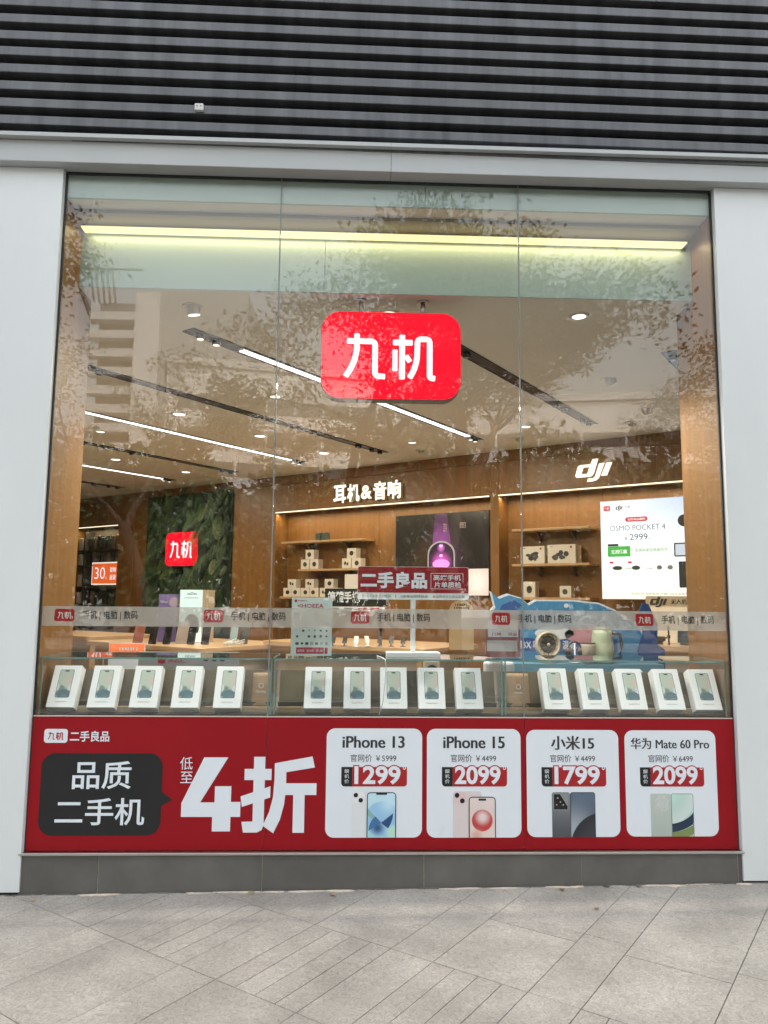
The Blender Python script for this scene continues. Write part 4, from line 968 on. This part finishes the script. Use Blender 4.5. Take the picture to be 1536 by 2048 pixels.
for i, j in cells:
    x = max(-1.03, min(1.03, -1.08 + 2.16 * (i + .5) / 14 + r_.uniform(-.06, .06))); y = 1.12 + 2.34 * (j + .5) / 16 + r_.uniform(-.07, .07)
    if -.46 < x - .07 < .40 and 2.12 < y < 2.95: continue
    o = obj('frond', r_.choice(fm), None, gw, (x, y + .05, .02 + r_.uniform(0, .05)), (R(r_.uniform(-22, 8)), R(r_.uniform(-25, 25)), R(r_.gauss(0, 34) * (1 if abs(x) < .8 else .35))))
    s = r_.uniform(.7, 1.1)
    if y > 3.1: s *= .8
    if abs(x) > .85: s *= .62
    o.scale = (s, s, s)
gs = thing('wall_logo_sign', 'small glowing red logo sign set among the green ferns', 'sign', rp(-7.80, 5.24, 2.44), RBOARD)
plate('casing', rrect(-.425, -.298, .425, .298, .11, 8), -.2, -.004, MATS['sign_casing'], gs)
plate('red_face', rrect(-.42, -.294, .42, .294, .108, 8), -.0035, 0, SIGNR, gs)
logo(SIGNW, gs, -.30, .29, -.165, .165, .0006, .003, 36)
for k in range(5):                         # fronds that lap over the right end of the sign
    o = obj('frond', fm[(k * 3 + 1) % 8], None, gw, (.52 + r_.uniform(-.03, .06), 2.34 + .13 * k, .20), (R(10), R(-20), R(r_.uniform(-60, -20)))); o.scale = (.55, .55, .55)

# ------------------------------------------------------------------ accessory rack in the far left niche
rk = thing('accessory_rack', 'dark shelving of phone accessories in the far left niche', 'rack', rp(-10.63, 5.70, 0), ROOM)
obj('back_panel', MB().box(-.70, .72, -.02, 0, .06, 2.93), pm('rack_brown', (.10, .07, .05), .6), rk)
for z in (1.44, 1.78, 2.22, 2.52): obj('rack_shelf', MB().box(-.70, .72, -.24, -.021, z - .02, z), pm('rack_shelf_dark', (.05, .04, .035), .5), rk)
obj('upright', MB().box(-.40, -.37, -.235, -.021, .06, 2.9), MATS['rack_shelf_dark'], rk)
PK = [pm('pack_black', (.02, .02, .022), .3, coat=.3), pm('pack_dark', (.05, .048, .045), .35), pm('pack_white', (.55, .5, .44), .5), pm('pack_brownish', (.12, .08, .06), .5)]
r_ = random.Random(9)
for row, (z, h_) in enumerate(((2.53, .28), (2.23, .26), (1.79, .0), (1.45, .27))):
    for k in range(9):
        s = -11.22 + .152 * k; left = k < 2
        if row == 2 and not left: continue
        hh = (h_ or .27) * r_.uniform(.8, 1.0)
        o = obj('accessory_pack', MB().box(-.052, .052, -.05, .05, 0, hh), PK[2] if (left and row != 0) or (left and k == 0) else r_.choice(PK[:2] + PK[:1] + PK[3:]), None, rp(s, 5.56, z + .001), ROOM)
        bevel(o, .006, 1)
        tag(o, '%s accessory pack, %s along the %s rack shelf at the far left' % ('pale' if o.data.materials[0] is PK[2] else 'dark', ['first', 'second', 'third', 'fourth', 'fifth', 'sixth', 'seventh', 'eighth', 'ninth'][k], ['top', 'second', 'third', 'lowest'][row]), 'package', 'accessory packs on the far left rack')
og = thing('price_board', 'orange and white lit price board in the far left rack', 'sign', rp(-10.30, 5.46, 0), RBOARD)
plate('frame', rrect(-.42, 1.825, .42, 2.27, .01), -.03, -.004, em('board_white', (.95, .85, .78), .9), og); plate('orange_face', rrect(-.395, 1.85, .395, 2.245, .005), -.0035, 0, em('board_orange', (.85, .14, .03), .85), og)
text('lettering', '30', (-.32, .02, 1.94, 2.17), SIGNW, og, .0005, -.005); text('lettering', '元', (.03, .08, 1.93, 1.98), SIGNW, og, .0005, .0, res=1)
text('lettering', '首购', (.17, .36, 2.07, 2.17), SIGNW, og, .0005, .01, res=1); text('lettering', '返现', (.17, .36, 1.92, 2.02), SIGNW, og, .0005, .01, res=1)

# ------------------------------------------------------------------ tables
TOPW = pm('table_top_oak', (.52, .34, .18), .3, var=.12, scale=2, stretch=(.4, 5, 5)); TBODY = pm('table_white_panel', (.42, .38, .33), .5)
def table(name, lab, s0, s1, u0, u1, z, body=None):
    t = thing(name, lab, 'table', rp((s0 + s1) / 2, (u0 + u1) / 2, .06), ROOM); a, b = (s1 - s0) / 2, (u1 - u0) / 2; z -= .06
    o = obj('table_top', MB().prism(rrect(-a, -b, a, b, .08), z - .05, z, .004), TOPW, t)
    obj('cabinet', MB().box(-a + .18, a - .18, -b + .18, b - .18, .1, z - .14), body or TBODY, t)
    obj('drawer_rail', MB().box(-a + .1, a - .1, -b + .1, b - .1, z - .14, z - .05), OAK, t)
    for sx in (-1, 1):
        for sy in (-1, 1): obj('leg', MB().box(*sorted((sx * (a - .1), sx * (a - .17))), *sorted((sy * (b - .1), sy * (b - .17))), 0, z - .141), OAK, t)
    return t
table('display_table', 'oak display table with phones in front of the plant wall', -6.1, -3.9, 2.3, 3.9, 1.03)
table('display_table', 'oak display table half hidden behind the left jamb', -8.6, -6.75, 2.8, 3.9, 1.04)
table('display_table', 'oak display table in the middle of the shop behind the counter sign', -4.0, -1.6, 3.35, 4.6, 1.075)
table('wall_desk', 'wooden desk under the light box poster carrying a drone', -.2, 1.6, 4.62, 5.38, 1.14)

# phones leaning on stands on the left table
SCR = pm('phone_glass_black', (.012, .012, .014), .12, coat=.5)
def demo(x, y, z, w_, h_, col, lab, cat='phone', lean=18, yaw=-12, d=.012, nm='demo_phone'):
    t = thing(nm, lab, cat, (x, y, z), (R(90 - lean), 0, R(yaw)))
    bevel(obj('body', MB().prism(rrect(-w_ / 2, 0, w_ / 2, h_, min(w_, h_) * .12), -d, 0, .001), col, t), .001, 1)
    if cat == 'phone':
        plate('screen', rrect(-w_ / 2 + .006, .006, w_ / 2 - .006, h_ - .006, w_ * .1), .0003, .0008, SCR, t)
        obj('stand', MB().box(-.02, .02, .0, h_ * .5, -d - .05, -d - .002), SWH, t)
    return t
ph = [(-2.60, 4.75, .125, .27, pm('demo_rose', (.30, .10, .07), .4), 'leftmost reddish box leaning on the left table', 'box'), (-2.45, 4.85, .10, .27, PK[0], 'first black phone standing on the left table', 'phone'), (-2.28, 4.85, .10, .27, PK[0], 'second black phone standing on the left table', 'phone'),
      (-2.14, 5.0, .15, .28, pm('demo_grey', (.34, .29, .27), .5), 'grey printed card between phones on the left table', 'card'), (-1.99, 4.85, .10, .28, PK[0], 'third black phone standing on the left table', 'phone'), (-1.82, 4.85, .10, .28, PK[0], 'fourth black phone standing on the left table', 'phone'),
      (-1.50, 4.95, .09, .25, pm('demo_blue', (.25, .36, .42), .4), 'pale blue phone at the right of the left table', 'card'), (-1.38, 5.0, .11, .23, PK[1], 'dark box behind the cables on the left table', 'box')]
for x, y, w_, h_, m, lab, cat in ph: demo(x, y, 1.034, w_, h_, m, lab, cat, nm='demo_phone' if cat == 'phone' else 'demo_box' if cat == 'box' else 'demo_card')
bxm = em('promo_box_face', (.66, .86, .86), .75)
pb = thing('promo_carton', 'tall pale blue promotional carton on the left table', 'carton', (-2.04, 5.25, 1.034), (PI / 2, 0, R(-4)))
obj('box_body', MB().box(-.19, .19, 0, .66, -.25, 0), pm('promo_side', (.42, .36, .28), .5), pb)
plate('front_face', [(-.188, .002), (.10, .002), (.10, .658), (-.188, .658)], .0005, .003, bxm, pb)
text('lettering', 'oaDeo', (-.10, .03, .595, .63), INKF, pb, .0035, .01, res=2); marks(pb, -.13, .05, .552, .562, 16, INKF, .0035)
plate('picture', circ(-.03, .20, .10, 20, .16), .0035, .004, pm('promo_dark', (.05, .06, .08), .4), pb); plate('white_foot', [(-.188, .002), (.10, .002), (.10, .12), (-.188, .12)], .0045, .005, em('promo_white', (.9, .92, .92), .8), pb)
pu = thing('purple_carton', 'small purple carton beside the pale blue carton on the left table', 'carton', (-2.40, 5.35, 1.034), (PI / 2, 0, R(-6)))
obj('box_body', MB().box(-.12, .12, 0, .60, -.08, 0), printmat('purple_print', (.12, .10, .30), [(.08, .5, .08, .03, (.45, .4, .55))], .4, grad=(.3, .6, (.22, .18, .45))), pu); text('lettering', 'Wher', (-.10, .0, .49, .52), PWH, pu, .0005, .01, res=1)
tg = thing('cable_tangle', 'tangle of white charging cables on the left table', 'cable', (-1.45, 4.75, 1.034))
r_ = random.Random(21)
for k in range(4): obj('cord', MB().tube([(r_.uniform(-.12, .12), r_.uniform(-.1, .1), abs(r_.gauss(.03, .03)) + .005) for _ in range(6)], .006, 5), SWH, tg)
og2 = thing('promo_plate', 'orange and white price stand in front of the left table', 'sign', (-1.78, 1.6, .85), BOARD)
plate('card', rrect(-.14, .0, .14, .39, .006), -.006, 0, PWH, og2); plate('orange_face', rrect(-.135, .30, .135, .385, .004), .0004, .001, em('plate_orange', (.9, .2, .05), .7), og2); marks(og2, -.06, .09, .33, .355, 7, PWH, .0015)
obj('post', MB().box(-.02, .02, -.78, .3, -.03, -.007), PWH, og2); obj('foot', MB().box(-.14, .14, -.79, -.77, -.14, .12), PWH, og2)
wc = thing('promo_display', 'grey printed panel with red crest behind the left glass case', 'sign', (-1.20, .75, .933), BOARD)
plate('panel', rrect(-.25, .0, .42, .30, .004), -.02, 0, pm('panel_grey', (.36, .35, .33), .5, var=.06, scale=5), wc); plate('crest', rrect(-.12, .225, -.07, .27, .01), .0004, .001, MAG, wc); text('lettering', '良品汇', (-.05, .06, .23, .267), MAG, wc, .0004, .01, res=2)
for k in range(3): plate('lens_picture', circ(.20 + .055 * k, .262, .022, 14), .0004, .001, PDARK, wc)
obj('foot', MB().box(-.2, .3, 0, .01, -.1, -.021), PWH, wc)

# black sign and phones on the middle table
bs = thing('table_sign', 'black sign with white characters behind the red counter sign', 'sign', (-.03, 4.2, 1.078), BOARD)
plate('board', rrect(-.32, .44, .40, .635, .008), -.02, 0, pm('sign_black', (.012, .012, .012), .3), bs); plate('white_strip', [(-.30, .385), (.36, .385), (.36, .432), (-.30, .432)], -.015, -.002, PWH, bs)
for k, x in enumerate((-.26, -.10, .06, .2)): plate('red_mark', rrect(x, .395, x + .1, .42, .004), -.0018, -.001, MAG if k > 1 else GR, bs)
text('lettering', '简體手機', (-.29, .08, .475, .605), PWH, bs, .0006, .03)
for x in (-.25, .32): obj('leg', MB().box(x - .015, x + .015, 0, .44, -.016, -.004), MATS['sign_black'], bs)
r_ = random.Random(4)
for k in range(7):
    x = -.25 + .13 * k; m = SWH if k in (2, 3) else PK[0]
    t = thing('phone_dock', '%s phone dock, %s from the left on the middle table' % ('white' if m is SWH else 'black', ['first', 'second', 'third', 'fourth', 'fifth', 'sixth', 'seventh'][k]), 'phone dock', (x, 4.05 + r_.uniform(-.05, .05), 1.076), (0, 0, R(r_.uniform(-30, 30))), 'phone docks on the middle table'); t.scale = (.75, .75, .55)
    obj('base', MB().lathe([(.045, 0), (.045, .008), (.015, .014), (.012, .09)], 12), m, t); o = obj('cradle', MB().box(-.035, .035, -.006, .006, 0, .15), m, t, (0, 0, .06), (R(-22), 0, 0)); bevel(o, .004, 1)
sgm = thing('table_card', 'round topped pale wooden card on the middle table', 'card', (1.12, 3.55, 1.078), BOARD)
plate('card', [(-.13, 0), (.13, 0)] + [(.13 * math.cos(R(a)), .40 + .12 * math.sin(R(a))) for a in range(0, 181, 15)], -.01, 0, pm('card_tan', (.5, .36, .2), .5), sgm); marks(sgm, -.07, .07, .455, .48, 6, INKF, .0004); marks(sgm, -.08, .09, .425, .445, 7, INKF, .0004)
for k, (x, y, w_, h_, lab) in enumerate(((1.55, 3.3, .28, .12, 'low white box on the middle table'), (1.85, 3.2, .2, .1, 'small grey box at the right of the middle table'))):
    bevel(obj('table_box', MB().box(-w_ / 2, w_ / 2, -.08, .08, 0, h_), [SWH, PK[1]][k], None, (x, y, 1.078), (0, 0, R(-20))), .004).name = 'table_box'
for o in COL.objects:
    if o.name.startswith('table_box'): tag(o, 'low white box lying on the middle table' if o.name == 'table_box' else 'small dark box at the right end of the middle table', 'box')

# ------------------------------------------------------------------ blue cardboard display and appliances behind the right case
CBL = pm('display_blue', (.05, .19, .34), .5, var=.1, scale=3); CNV = pm('display_navy', (.02, .06, .2), .5); CWH = pm('display_white', (.55, .57, .57), .5); CPK = pm('display_pink', (.45, .2, .22), .5)
bd2 = thing('cardboard_display', 'blue cardboard display with a curved top and a fin behind the right case', 'display stand', (1.75, 1.6, .06), BOARD)
top = [(-.62, 0), (.66, 0), (.66, 1.05), (.60, 1.20), (.50, 1.36), (.42, 1.40), (.33, 1.46), (.20, 1.515), (.0, 1.535), (-.30, 1.535), (-.36, 1.50), (-.42, 1.55), (-.52, 1.58), (-.60, 1.55), (-.66, 1.60), (-.63, 1.48), (-.70, 1.40), (-.66, 1.30)]
plate('outline', [(x * 1.025, y * 1.008) for x, y in top], -.03, -.004, CWH, bd2); plate('blue_panel', top, -.0035, 0, CBL, bd2)
plate('fin_pattern', [(-.42, 1.50), (-.48, 1.545), (-.58, 1.50), (-.62, 1.42), (-.5, 1.43)], .0005, .001, CNV, bd2)
bn = [(-.55, 1.21)] + [(-.55 + .09 * k, 1.21 - .03 * math.sin(k * .25)) for k in range(1, 11)]
plate('banner', [(x, y - .055) for x, y in bn] + [(x, y + .045) for x, y in reversed(bn)], .0005, .002, CNV, bd2); text('lettering', '. 用BX 唱B · 唱IS 温妆. OMO DYG', (-.50, .30, 1.155, 1.225), CWH, bd2, .0025, .02, res=1)
plate('pink_shape', circ(.12, 1.27, .2, 20, .07), .003, .004, CPK, bd2); plate('white_shape', circ(-.16, 1.28, .16, 18, .05), .003, .004, CWH, bd2)
plate('hanging_mark', circ(-.06, 1.50, .018, 12), .0005, .001, CWH, bd2)
side = [(.52, .9), (.72, .9), (.72, 1.16), (.66, 1.2), (.67, 1.36), (.60, 1.52), (.55, 1.53), (.52, 1.46), (.55, 1.3), (.5, 1.15)]
plate('side_wave', side, .02, .03, CNV, bd2)
plate('lower_shelf', [(-.6, .60), (.62, .60), (.62, 1.06), (-.6, 1.06)], .0, .25, pm('display_teal', (.12, .26, .33), .5), bd2)
CRM = pm('cream_plastic', (.52, .43, .30), .35, coat=.3); BRN = pm('dark_brown_plastic', (.04, .025, .02), .3); KGR = pm('sage_plastic', (.36, .42, .27), .35, coat=.3)
zs = 1.124
fa = thing('desk_fan', 'small round cream desk fan on the blue display', 'fan', (1.50, 1.46, zs), (0, 0, R(8)))
obj('housing', MB().lathe([(.075, -.06), (.098, -.03), (.10, .0), (.10, .02), (.088, .024), (.084, .008)], 28, (0, 0, .135), 'y'), CRM, fa)
obj('grille', MB().lathe([(.083, .004), (.05, .012), (.012, .014), (0, .014)], 24, (0, 0, .135), 'y'), pm('grille_dark', (.05, .048, .045), .4), fa)
gm = MB()
for k in range(12): a = 2 * PI * k / 12; gm.tube([(0, -.018, .135), (.08 * math.cos(a), -.012, .135 + .08 * math.sin(a))], .002, 4)
obj('grille_bars', gm, BRN, fa); obj('hub', MB().lathe([(.014, .018), (.012, .024), (0, .025)], 12, (0, 0, .135), 'y'), CRM, fa)
obj('foot', MB().lathe([(.06, .0), (.06, .012), (.02, .02), (.016, .05)], 18), CRM, fa)
ke = thing('sage_jug', 'sage green jug with a brown handle on the blue display', 'jug', (1.93, 1.46, zs))
obj('body', MB().lathe([(.085, 0), (.092, .02), (.088, .12), (.075, .22), (.07, .25), (.0, .252)], 24), KGR, ke)
obj('lid', MB().lathe([(.068, .2525), (.06, .27), (.03, .275), (.0, .276)], 20), CRM, ke); obj('handle', MB().tube([(.068, 0, .23), (.14, 0, .22), (.155, 0, .13), (.14, 0, .05), (.088, 0, .04)], .014, 8), BRN, ke)
cu2 = thing('cream_tumbler', 'cream tumbler beside the sage jug on the blue display', 'tumbler', (1.80, 1.40, zs)); obj('body', MB().lathe([(.045, 0), (.052, .13), (.055, .15), (.05, .15), (.045, .02)], 20), CRM, cu2); obj('rim', MB().lathe([(.0555, .148), (.0565, .155), (.05, .156)], 20), BRN, cu2)
hp = thing('headphones', 'brown headphones on a small stand on the blue display', 'headphones', (1.70, 1.42, zs)); hm = [(.05 * math.cos(R(a)), 0, .10 + .06 * math.sin(R(a))) for a in range(0, 181, 15)]
obj('headband', MB().tube(hm, .007, 6), BRN, hp)
for sx in (-1, 1): obj('ear_cup', MB().lathe([(.0, -.014), (.03, -.012), (.032, .012), (.0, .014)], 14, (sx * .05, 0, .085), 'y'), BRN, hp)
obj('stand', MB().lathe([(.045, 0), (.045, .008), (.006, .012), (.006, .15)], 12), CWH, hp)

# right desk: backdrop, drone, small screen
bp2 = thing('desk_backdrop', 'cream backdrop with logo card standing on the right desk', 'backdrop', rp(0, 5.30, 1.142), RBOARD)
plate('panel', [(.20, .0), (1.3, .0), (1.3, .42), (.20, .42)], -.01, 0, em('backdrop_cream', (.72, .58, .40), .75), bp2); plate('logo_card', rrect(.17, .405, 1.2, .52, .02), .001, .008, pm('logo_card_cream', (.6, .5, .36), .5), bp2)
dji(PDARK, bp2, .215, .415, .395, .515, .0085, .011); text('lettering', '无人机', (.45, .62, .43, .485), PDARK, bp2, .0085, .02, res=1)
dn = thing('drone', 'small grey folded drone on the right desk', 'drone', rp(.36, 4.95, 1.142), ROOM)
DG = pm('drone_body_grey', (.10, .09, .08), .4); bevel(obj('body', MB().box(-.10, .10, -.04, .04, .03, .085), DG, dn), .012)
for sx in (-1, 1):
    obj('arm', MB().tube([(sx * .08, -.02, .07), (sx * .15, -.05, .075), (sx * .155, -.05, .0)], .011, 7), DG, dn); obj('motor', MB().lathe([(.018, .07), (.018, .10), (.0, .102)], 12, (sx * .152, -.05, 0)), DG, dn)
    obj('propeller', MB().box(*sorted((sx * .145, sx * .16)), -.056, -.044, .102, .20), PDARK, dn)
obj('camera', MB().lathe([(.02, -.02), (.022, .02), (.0, .022)], 12, (0, -.05, .045), 'y'), PDARK, dn); obj('skid', MB().box(-.07, .07, -.03, .03, .0, .031), DG, dn)
mt = thing('desk_screen', 'small dark tablet screen on the right desk', 'screen', rp(.66, 5.0, 1.142), (R(80), 0, -A)); plate('body', rrect(-.085, .02, .085, .15, .008), -.01, 0, PDARK, mt); plate('screen', rrect(-.079, .026, .079, .144, .004), .0004, .001, SCR, mt); obj('foot', MB().box(-.05, .05, .0, .02, -.06, .04), DG, mt)
rb2 = thing('camera_kit', 'row of small white gadgets behind the right glass case', 'gadget', (1.98, .85, .933)); obj('body', MB().lathe([(.075, 0), (.08, .03), (.07, .10), (.045, .16), (.02, .19), (0, .195)], 20), CWH, rb2); obj('dark_visor', MB().lathe([(.081, .035), (.078, .07), (.072, .1), (.07, .09)], 20), PDARK, rb2)
for x, lab in ((.52, 'cream smart speaker behind the middle glass case'), (.98, 'white bag behind the right glass case')):
    t = thing('smart_speaker' if x < .6 else 'white_bag', lab, 'speaker' if x < .6 else 'bag', (x, .75, .933))
    if x < .6:
        bevel(obj('body', MB().box(-.055, .055, -.04, .04, 0, .27), CRM, t), .02, 3); obj('speaker_cone', MB().lathe([(.04, .041), (.028, .036), (.0, .034)], 18, (0, 0, .19), 'y'), BRN, t)
    else: bevel(obj('body', MB().box(-.10, .10, -.05, .05, 0, .25), CWH, t), .015); obj('handle', MB().tube([(-.04, 0, .25), (-.04, 0, .30), (.04, 0, .30), (.04, 0, .25)], .006, 6), CBL, t)

# ------------------------------------------------------------------ across the street: what the glass mirrors
BARK = pm('grey_bark', (.11, .09, .07), .9, var=.3, scale=6, stretch=(3, 3, .6), bump=.4, bscale=20); LEAVES = pm('street_leaf', (.05, .08, .028), .55, var=.35, scale=2.5)
def tree(label, base, seed, h0, spread, nl=44, r0=.14, lean=(0, 0), forks=3, L1=1.5):
    r_ = random.Random(seed); t = thing('street_tree', label, 'tree', base, (0, 0, 0), 'street trees along the kerb'); mb = MB(); tips = []
    def grow(p, d, L_, rad, lev):
        pts = [p]; rr = [rad]; n = 4
        for k in range(n):
            d = (d + Vector((r_.gauss(0, .13), r_.gauss(0, .13), r_.gauss(.02, .06)))).normalized(); p = p + d * (L_ / n); pts.append(p); rr.append(rad * (1 - (.22 if lev == 0 else .42) * (k + 1) / n))
        mb.tube(pts, rr, 9 if lev == 0 else 6 if lev < 3 else 4, False)
        if lev >= 2: tips.extend(pts[1:])
        if lev >= 4: return
        nb = forks if lev == 0 else r_.choice((2, 3, 3))
        a0 = r_.uniform(0, 6.28)
        for b in range(nb):
            an = a0 + b * 6.28 / nb + r_.uniform(-.5, .5); tl = r_.uniform(.5, .95) * spread
            nd = (d + Vector((math.cos(an) * tl, math.sin(an) * tl, r_.uniform(-.28, .12)))).normalized(); grow(p, nd, L_ * r_.uniform(.68, .88) if lev else L1, rr[-1] * r_.uniform(.6, .8), lev + 1)
    grow(Vector((0, 0, -.3)), Vector((lean[0], lean[1], 1)).normalized(), h0, r0, 0)
    obj('trunk', mb, BARK, t)
    lv_ = MB(); r2_ = random.Random(seed + 99); vs, fs = [], []
    for tp in tips:
        if r2_.random() < .2: continue
        c = tp + Vector((r2_.gauss(0, .1), r2_.gauss(0, .1), r2_.gauss(0, .08)))
        for _ in range(nl):
            p = c + Vector((r2_.gauss(0, .19), r2_.gauss(0, .19), r2_.gauss(0, .11)))
            a = Vector((r2_.gauss(0, 1), r2_.gauss(0, 1), r2_.gauss(0, .6) - .3)).normalized(); b = a.cross(Vector((r2_.gauss(0, 1), r2_.gauss(0, 1), r2_.gauss(0, 1)))).normalized(); s = r2_.uniform(.03, .055)
            n = len(vs); vs += [p, p + a * s + b * s * .45, p + a * s * 2.0, p + a * s - b * s * .45]; fs.append((n, n + 1, n + 2, n + 3))
    cr = obj('crown', lv_.add(vs, fs), LEAVES, t); tag(cr, kind='stuff')
    return t
tree('forked street tree mirrored in the middle of the window', (-.95, -6.4, -.1), 31, 3.5, .8, 70, .17, (.04, 0), 3)
tree('leaning street tree mirrored at the right of the window', (2.75, -6.6, -.1), 17, 3.6, .85, 70, .18, (-.07, .0), 3)
tree('slim twin-stemmed street tree mirrored at the left of the window', (-3.3, -9.6, -.2), 5, 3.6, .7, 60, .14, (.0, .0), 2)
tree('bushy street tree mirrored at the left edge of the window', (-4.5, -7.2, -.1), 12, 3.7, .85, 34, .15)
tree('street tree mirrored at the right edge of the window', (6.2, -7.6, -.1), 23, 3.3, .9, 60, .16)
tree('tall street tree of the second row mirrored behind the hanging sign', (2.0, -11.2, -.2), 62, 4.2, .75, 42, .17, (-.02, 0), 3, 2.1)

def shrub(label, base, rx, h, seed):  # shrubs added to darken the lower part of the window's reflection
    r_ = random.Random(seed); t = thing('added_shrub', label, 'shrub', base, (0, 0, 0), 'added shrubs darkening the reflection')
    mb = MB()
    for k in range(5): mb.tube([(0, 0, -.1), (r_.uniform(-.4, .4) * rx, r_.uniform(-.3, .3) * rx, h * .4), (r_.uniform(-.8, .8) * rx, r_.uniform(-.4, .4) * rx, h * .8)], [.09, .06, .02], 5, False)
    obj('stem', mb, BARK, t)
    vs, fs = [], []
    for _ in range(6000):
        while True:
            q = Vector((r_.uniform(-1, 1), r_.uniform(-1, 1), r_.uniform(-1, 1)))
            if .35 < q.length < 1: break
        bump_ = 1 + .22 * mnoise.noise(q * 2.6 + Vector((seed, 0, 0)))
        p = Vector((q.x * rx * bump_, q.y * rx * .6 * bump_, h * .52 + q.z * h * .5 * bump_))
        a = Vector((r_.gauss(0, 1), r_.gauss(0, 1), r_.gauss(0, 1))).normalized(); b = a.cross(Vector((r_.gauss(0, 1), r_.gauss(0, 1), r_.gauss(0, 1)))).normalized(); s_ = r_.uniform(.14, .26)
        n = len(vs); vs += [p, p + a * s_ + b * s_ * .5, p + a * s_ * 2, p + a * s_ - b * s_ * .5]; fs.append((n, n + 1, n + 2, n + 3))
    tag(obj('crown', MB().add(vs, fs), LEAVES, t), kind='stuff')
WH = ['far left', 'second from the left', 'third from the left', 'fourth from the left', 'centre', 'fifth from the right', 'fourth from the right', 'third from the right', 'second from the right', 'far right']
for k in range(10): shrub('shrub added across the street to darken the reflection, %s' % WH[k], (-22.5 + 5 * k, -25 - (k % 3), -.1), 3.3, 7.0 + 2.2 * ((k * 7) % 4) / 3, k + 40)

BWALL = [pm('tower_concrete', (.36, .36, .35), .7, var=.05, scale=.3), pm('pale_cladding', (.64, .62, .59), .6, var=.05, scale=.3), pm('blue_grey_wall', (.34, .37, .38), .6, var=.05, scale=.3)]
WGL = pm('far_window_glass', (.06, .075, .08), .12, spec=.8); BRB = pm('balcony_white', (.55, .54, .52), .7); BSH = pm('balcony_dark', (.17, .165, .16), .8)
tw = thing('apartment_tower', 'tall grey apartment tower with stacked balconies mirrored at the left', 'building', (0, 0, 0))
obj('tower_wall', MB().box(-36, -18.5, -140, -116, -.3, 52), BWALL[0], tw); obj('balcony_core', MB().box(-43, -36.01, -138, -117, -.3, 50), BSH, tw)
obj('stair_shaft', MB().box(-36.5, -32.5, -116, -114.5, -.3, 51), BWALL[1], tw)
for k in range(15):
    z = 3 + 3.1 * k; obj('balcony', MB().box(-44, -36.6, -117, -114.8, z, z + 1.35), BRB, tw)
cm = MB()
for k in range(6): cm.tube([(-47 + .3 * k, -116, 55.5 - .1 * k), (-36, -116, 55.5)], .25, 4) if k == 0 else cm.tube([(-45.5 + .9 * k, -116, 55.3), (-44.6 + .9 * k, -116, 50 - .2 * k)], .2, 4)
cm.tube([(-47, -116, 55.5), (-45.6, -116, 51), (-43.5, -116, 46)], .4, 5)
obj('roof_canopy', cm, BSH, tw)
wme = MB().box(0, 2.6, -.15, .1, 0, 1.5).mesh('window')
def block(name, lab, x0, x1, yf, yb, h, mat, fl, bay, band=False, rz=0):
    t = thing(name, lab, 'building', ((x0 + x1) / 2, yf, -.3), (0, 0, rz)); a = (x1 - x0) / 2
    obj('wall', MB().box(-a, a, -(yf - yb), 0, 0, h), mat, t)
    for j in range(int(h / fl) - 1):
        z = fl * (j + 1) + .6
        if band:
            obj('window_band', MB().box(-a + 1, a - 1, -.1, .12, z, z + fl * .42), WGL, t)
            for k in range(int(2 * a / bay)): obj('mullion', MB().box(-a + 1 + bay * k, -a + 1.25 + bay * k, .1, .16, z, z + fl * .42), mat, t)
        else:
            for k in range(int(2 * a / bay) - 1): obj('window', wme, WGL, t, (-a + bay * (k + .6), 0, z))
    obj('parapet', MB().box(-a - .3, a + .3, -(yf - yb) - .3, .3, h, h + .8), BRB, t)
    return t
block('office_building', 'pale office building with ribbon windows mirrored behind the trees', -21, 5, -78, -95, 27, BWALL[1], 3.6, 3.2, True, R(-14))
block('glass_building', 'blue grey office block mirrored at the right behind the trees', 9, 46, -72, -90, 23, BWALL[1], 3.5, 4.5, True, R(10))
block('far_block', 'tall plain building mirrored between the two nearer buildings', 6, 30, -122, -135, 34, BWALL[2], 3.3, 4.4)
block('far_block', 'low street building mirrored at the left under the tower', -48, -22, -62, -75, 9, BWALL[1], 3.2, 4.0)
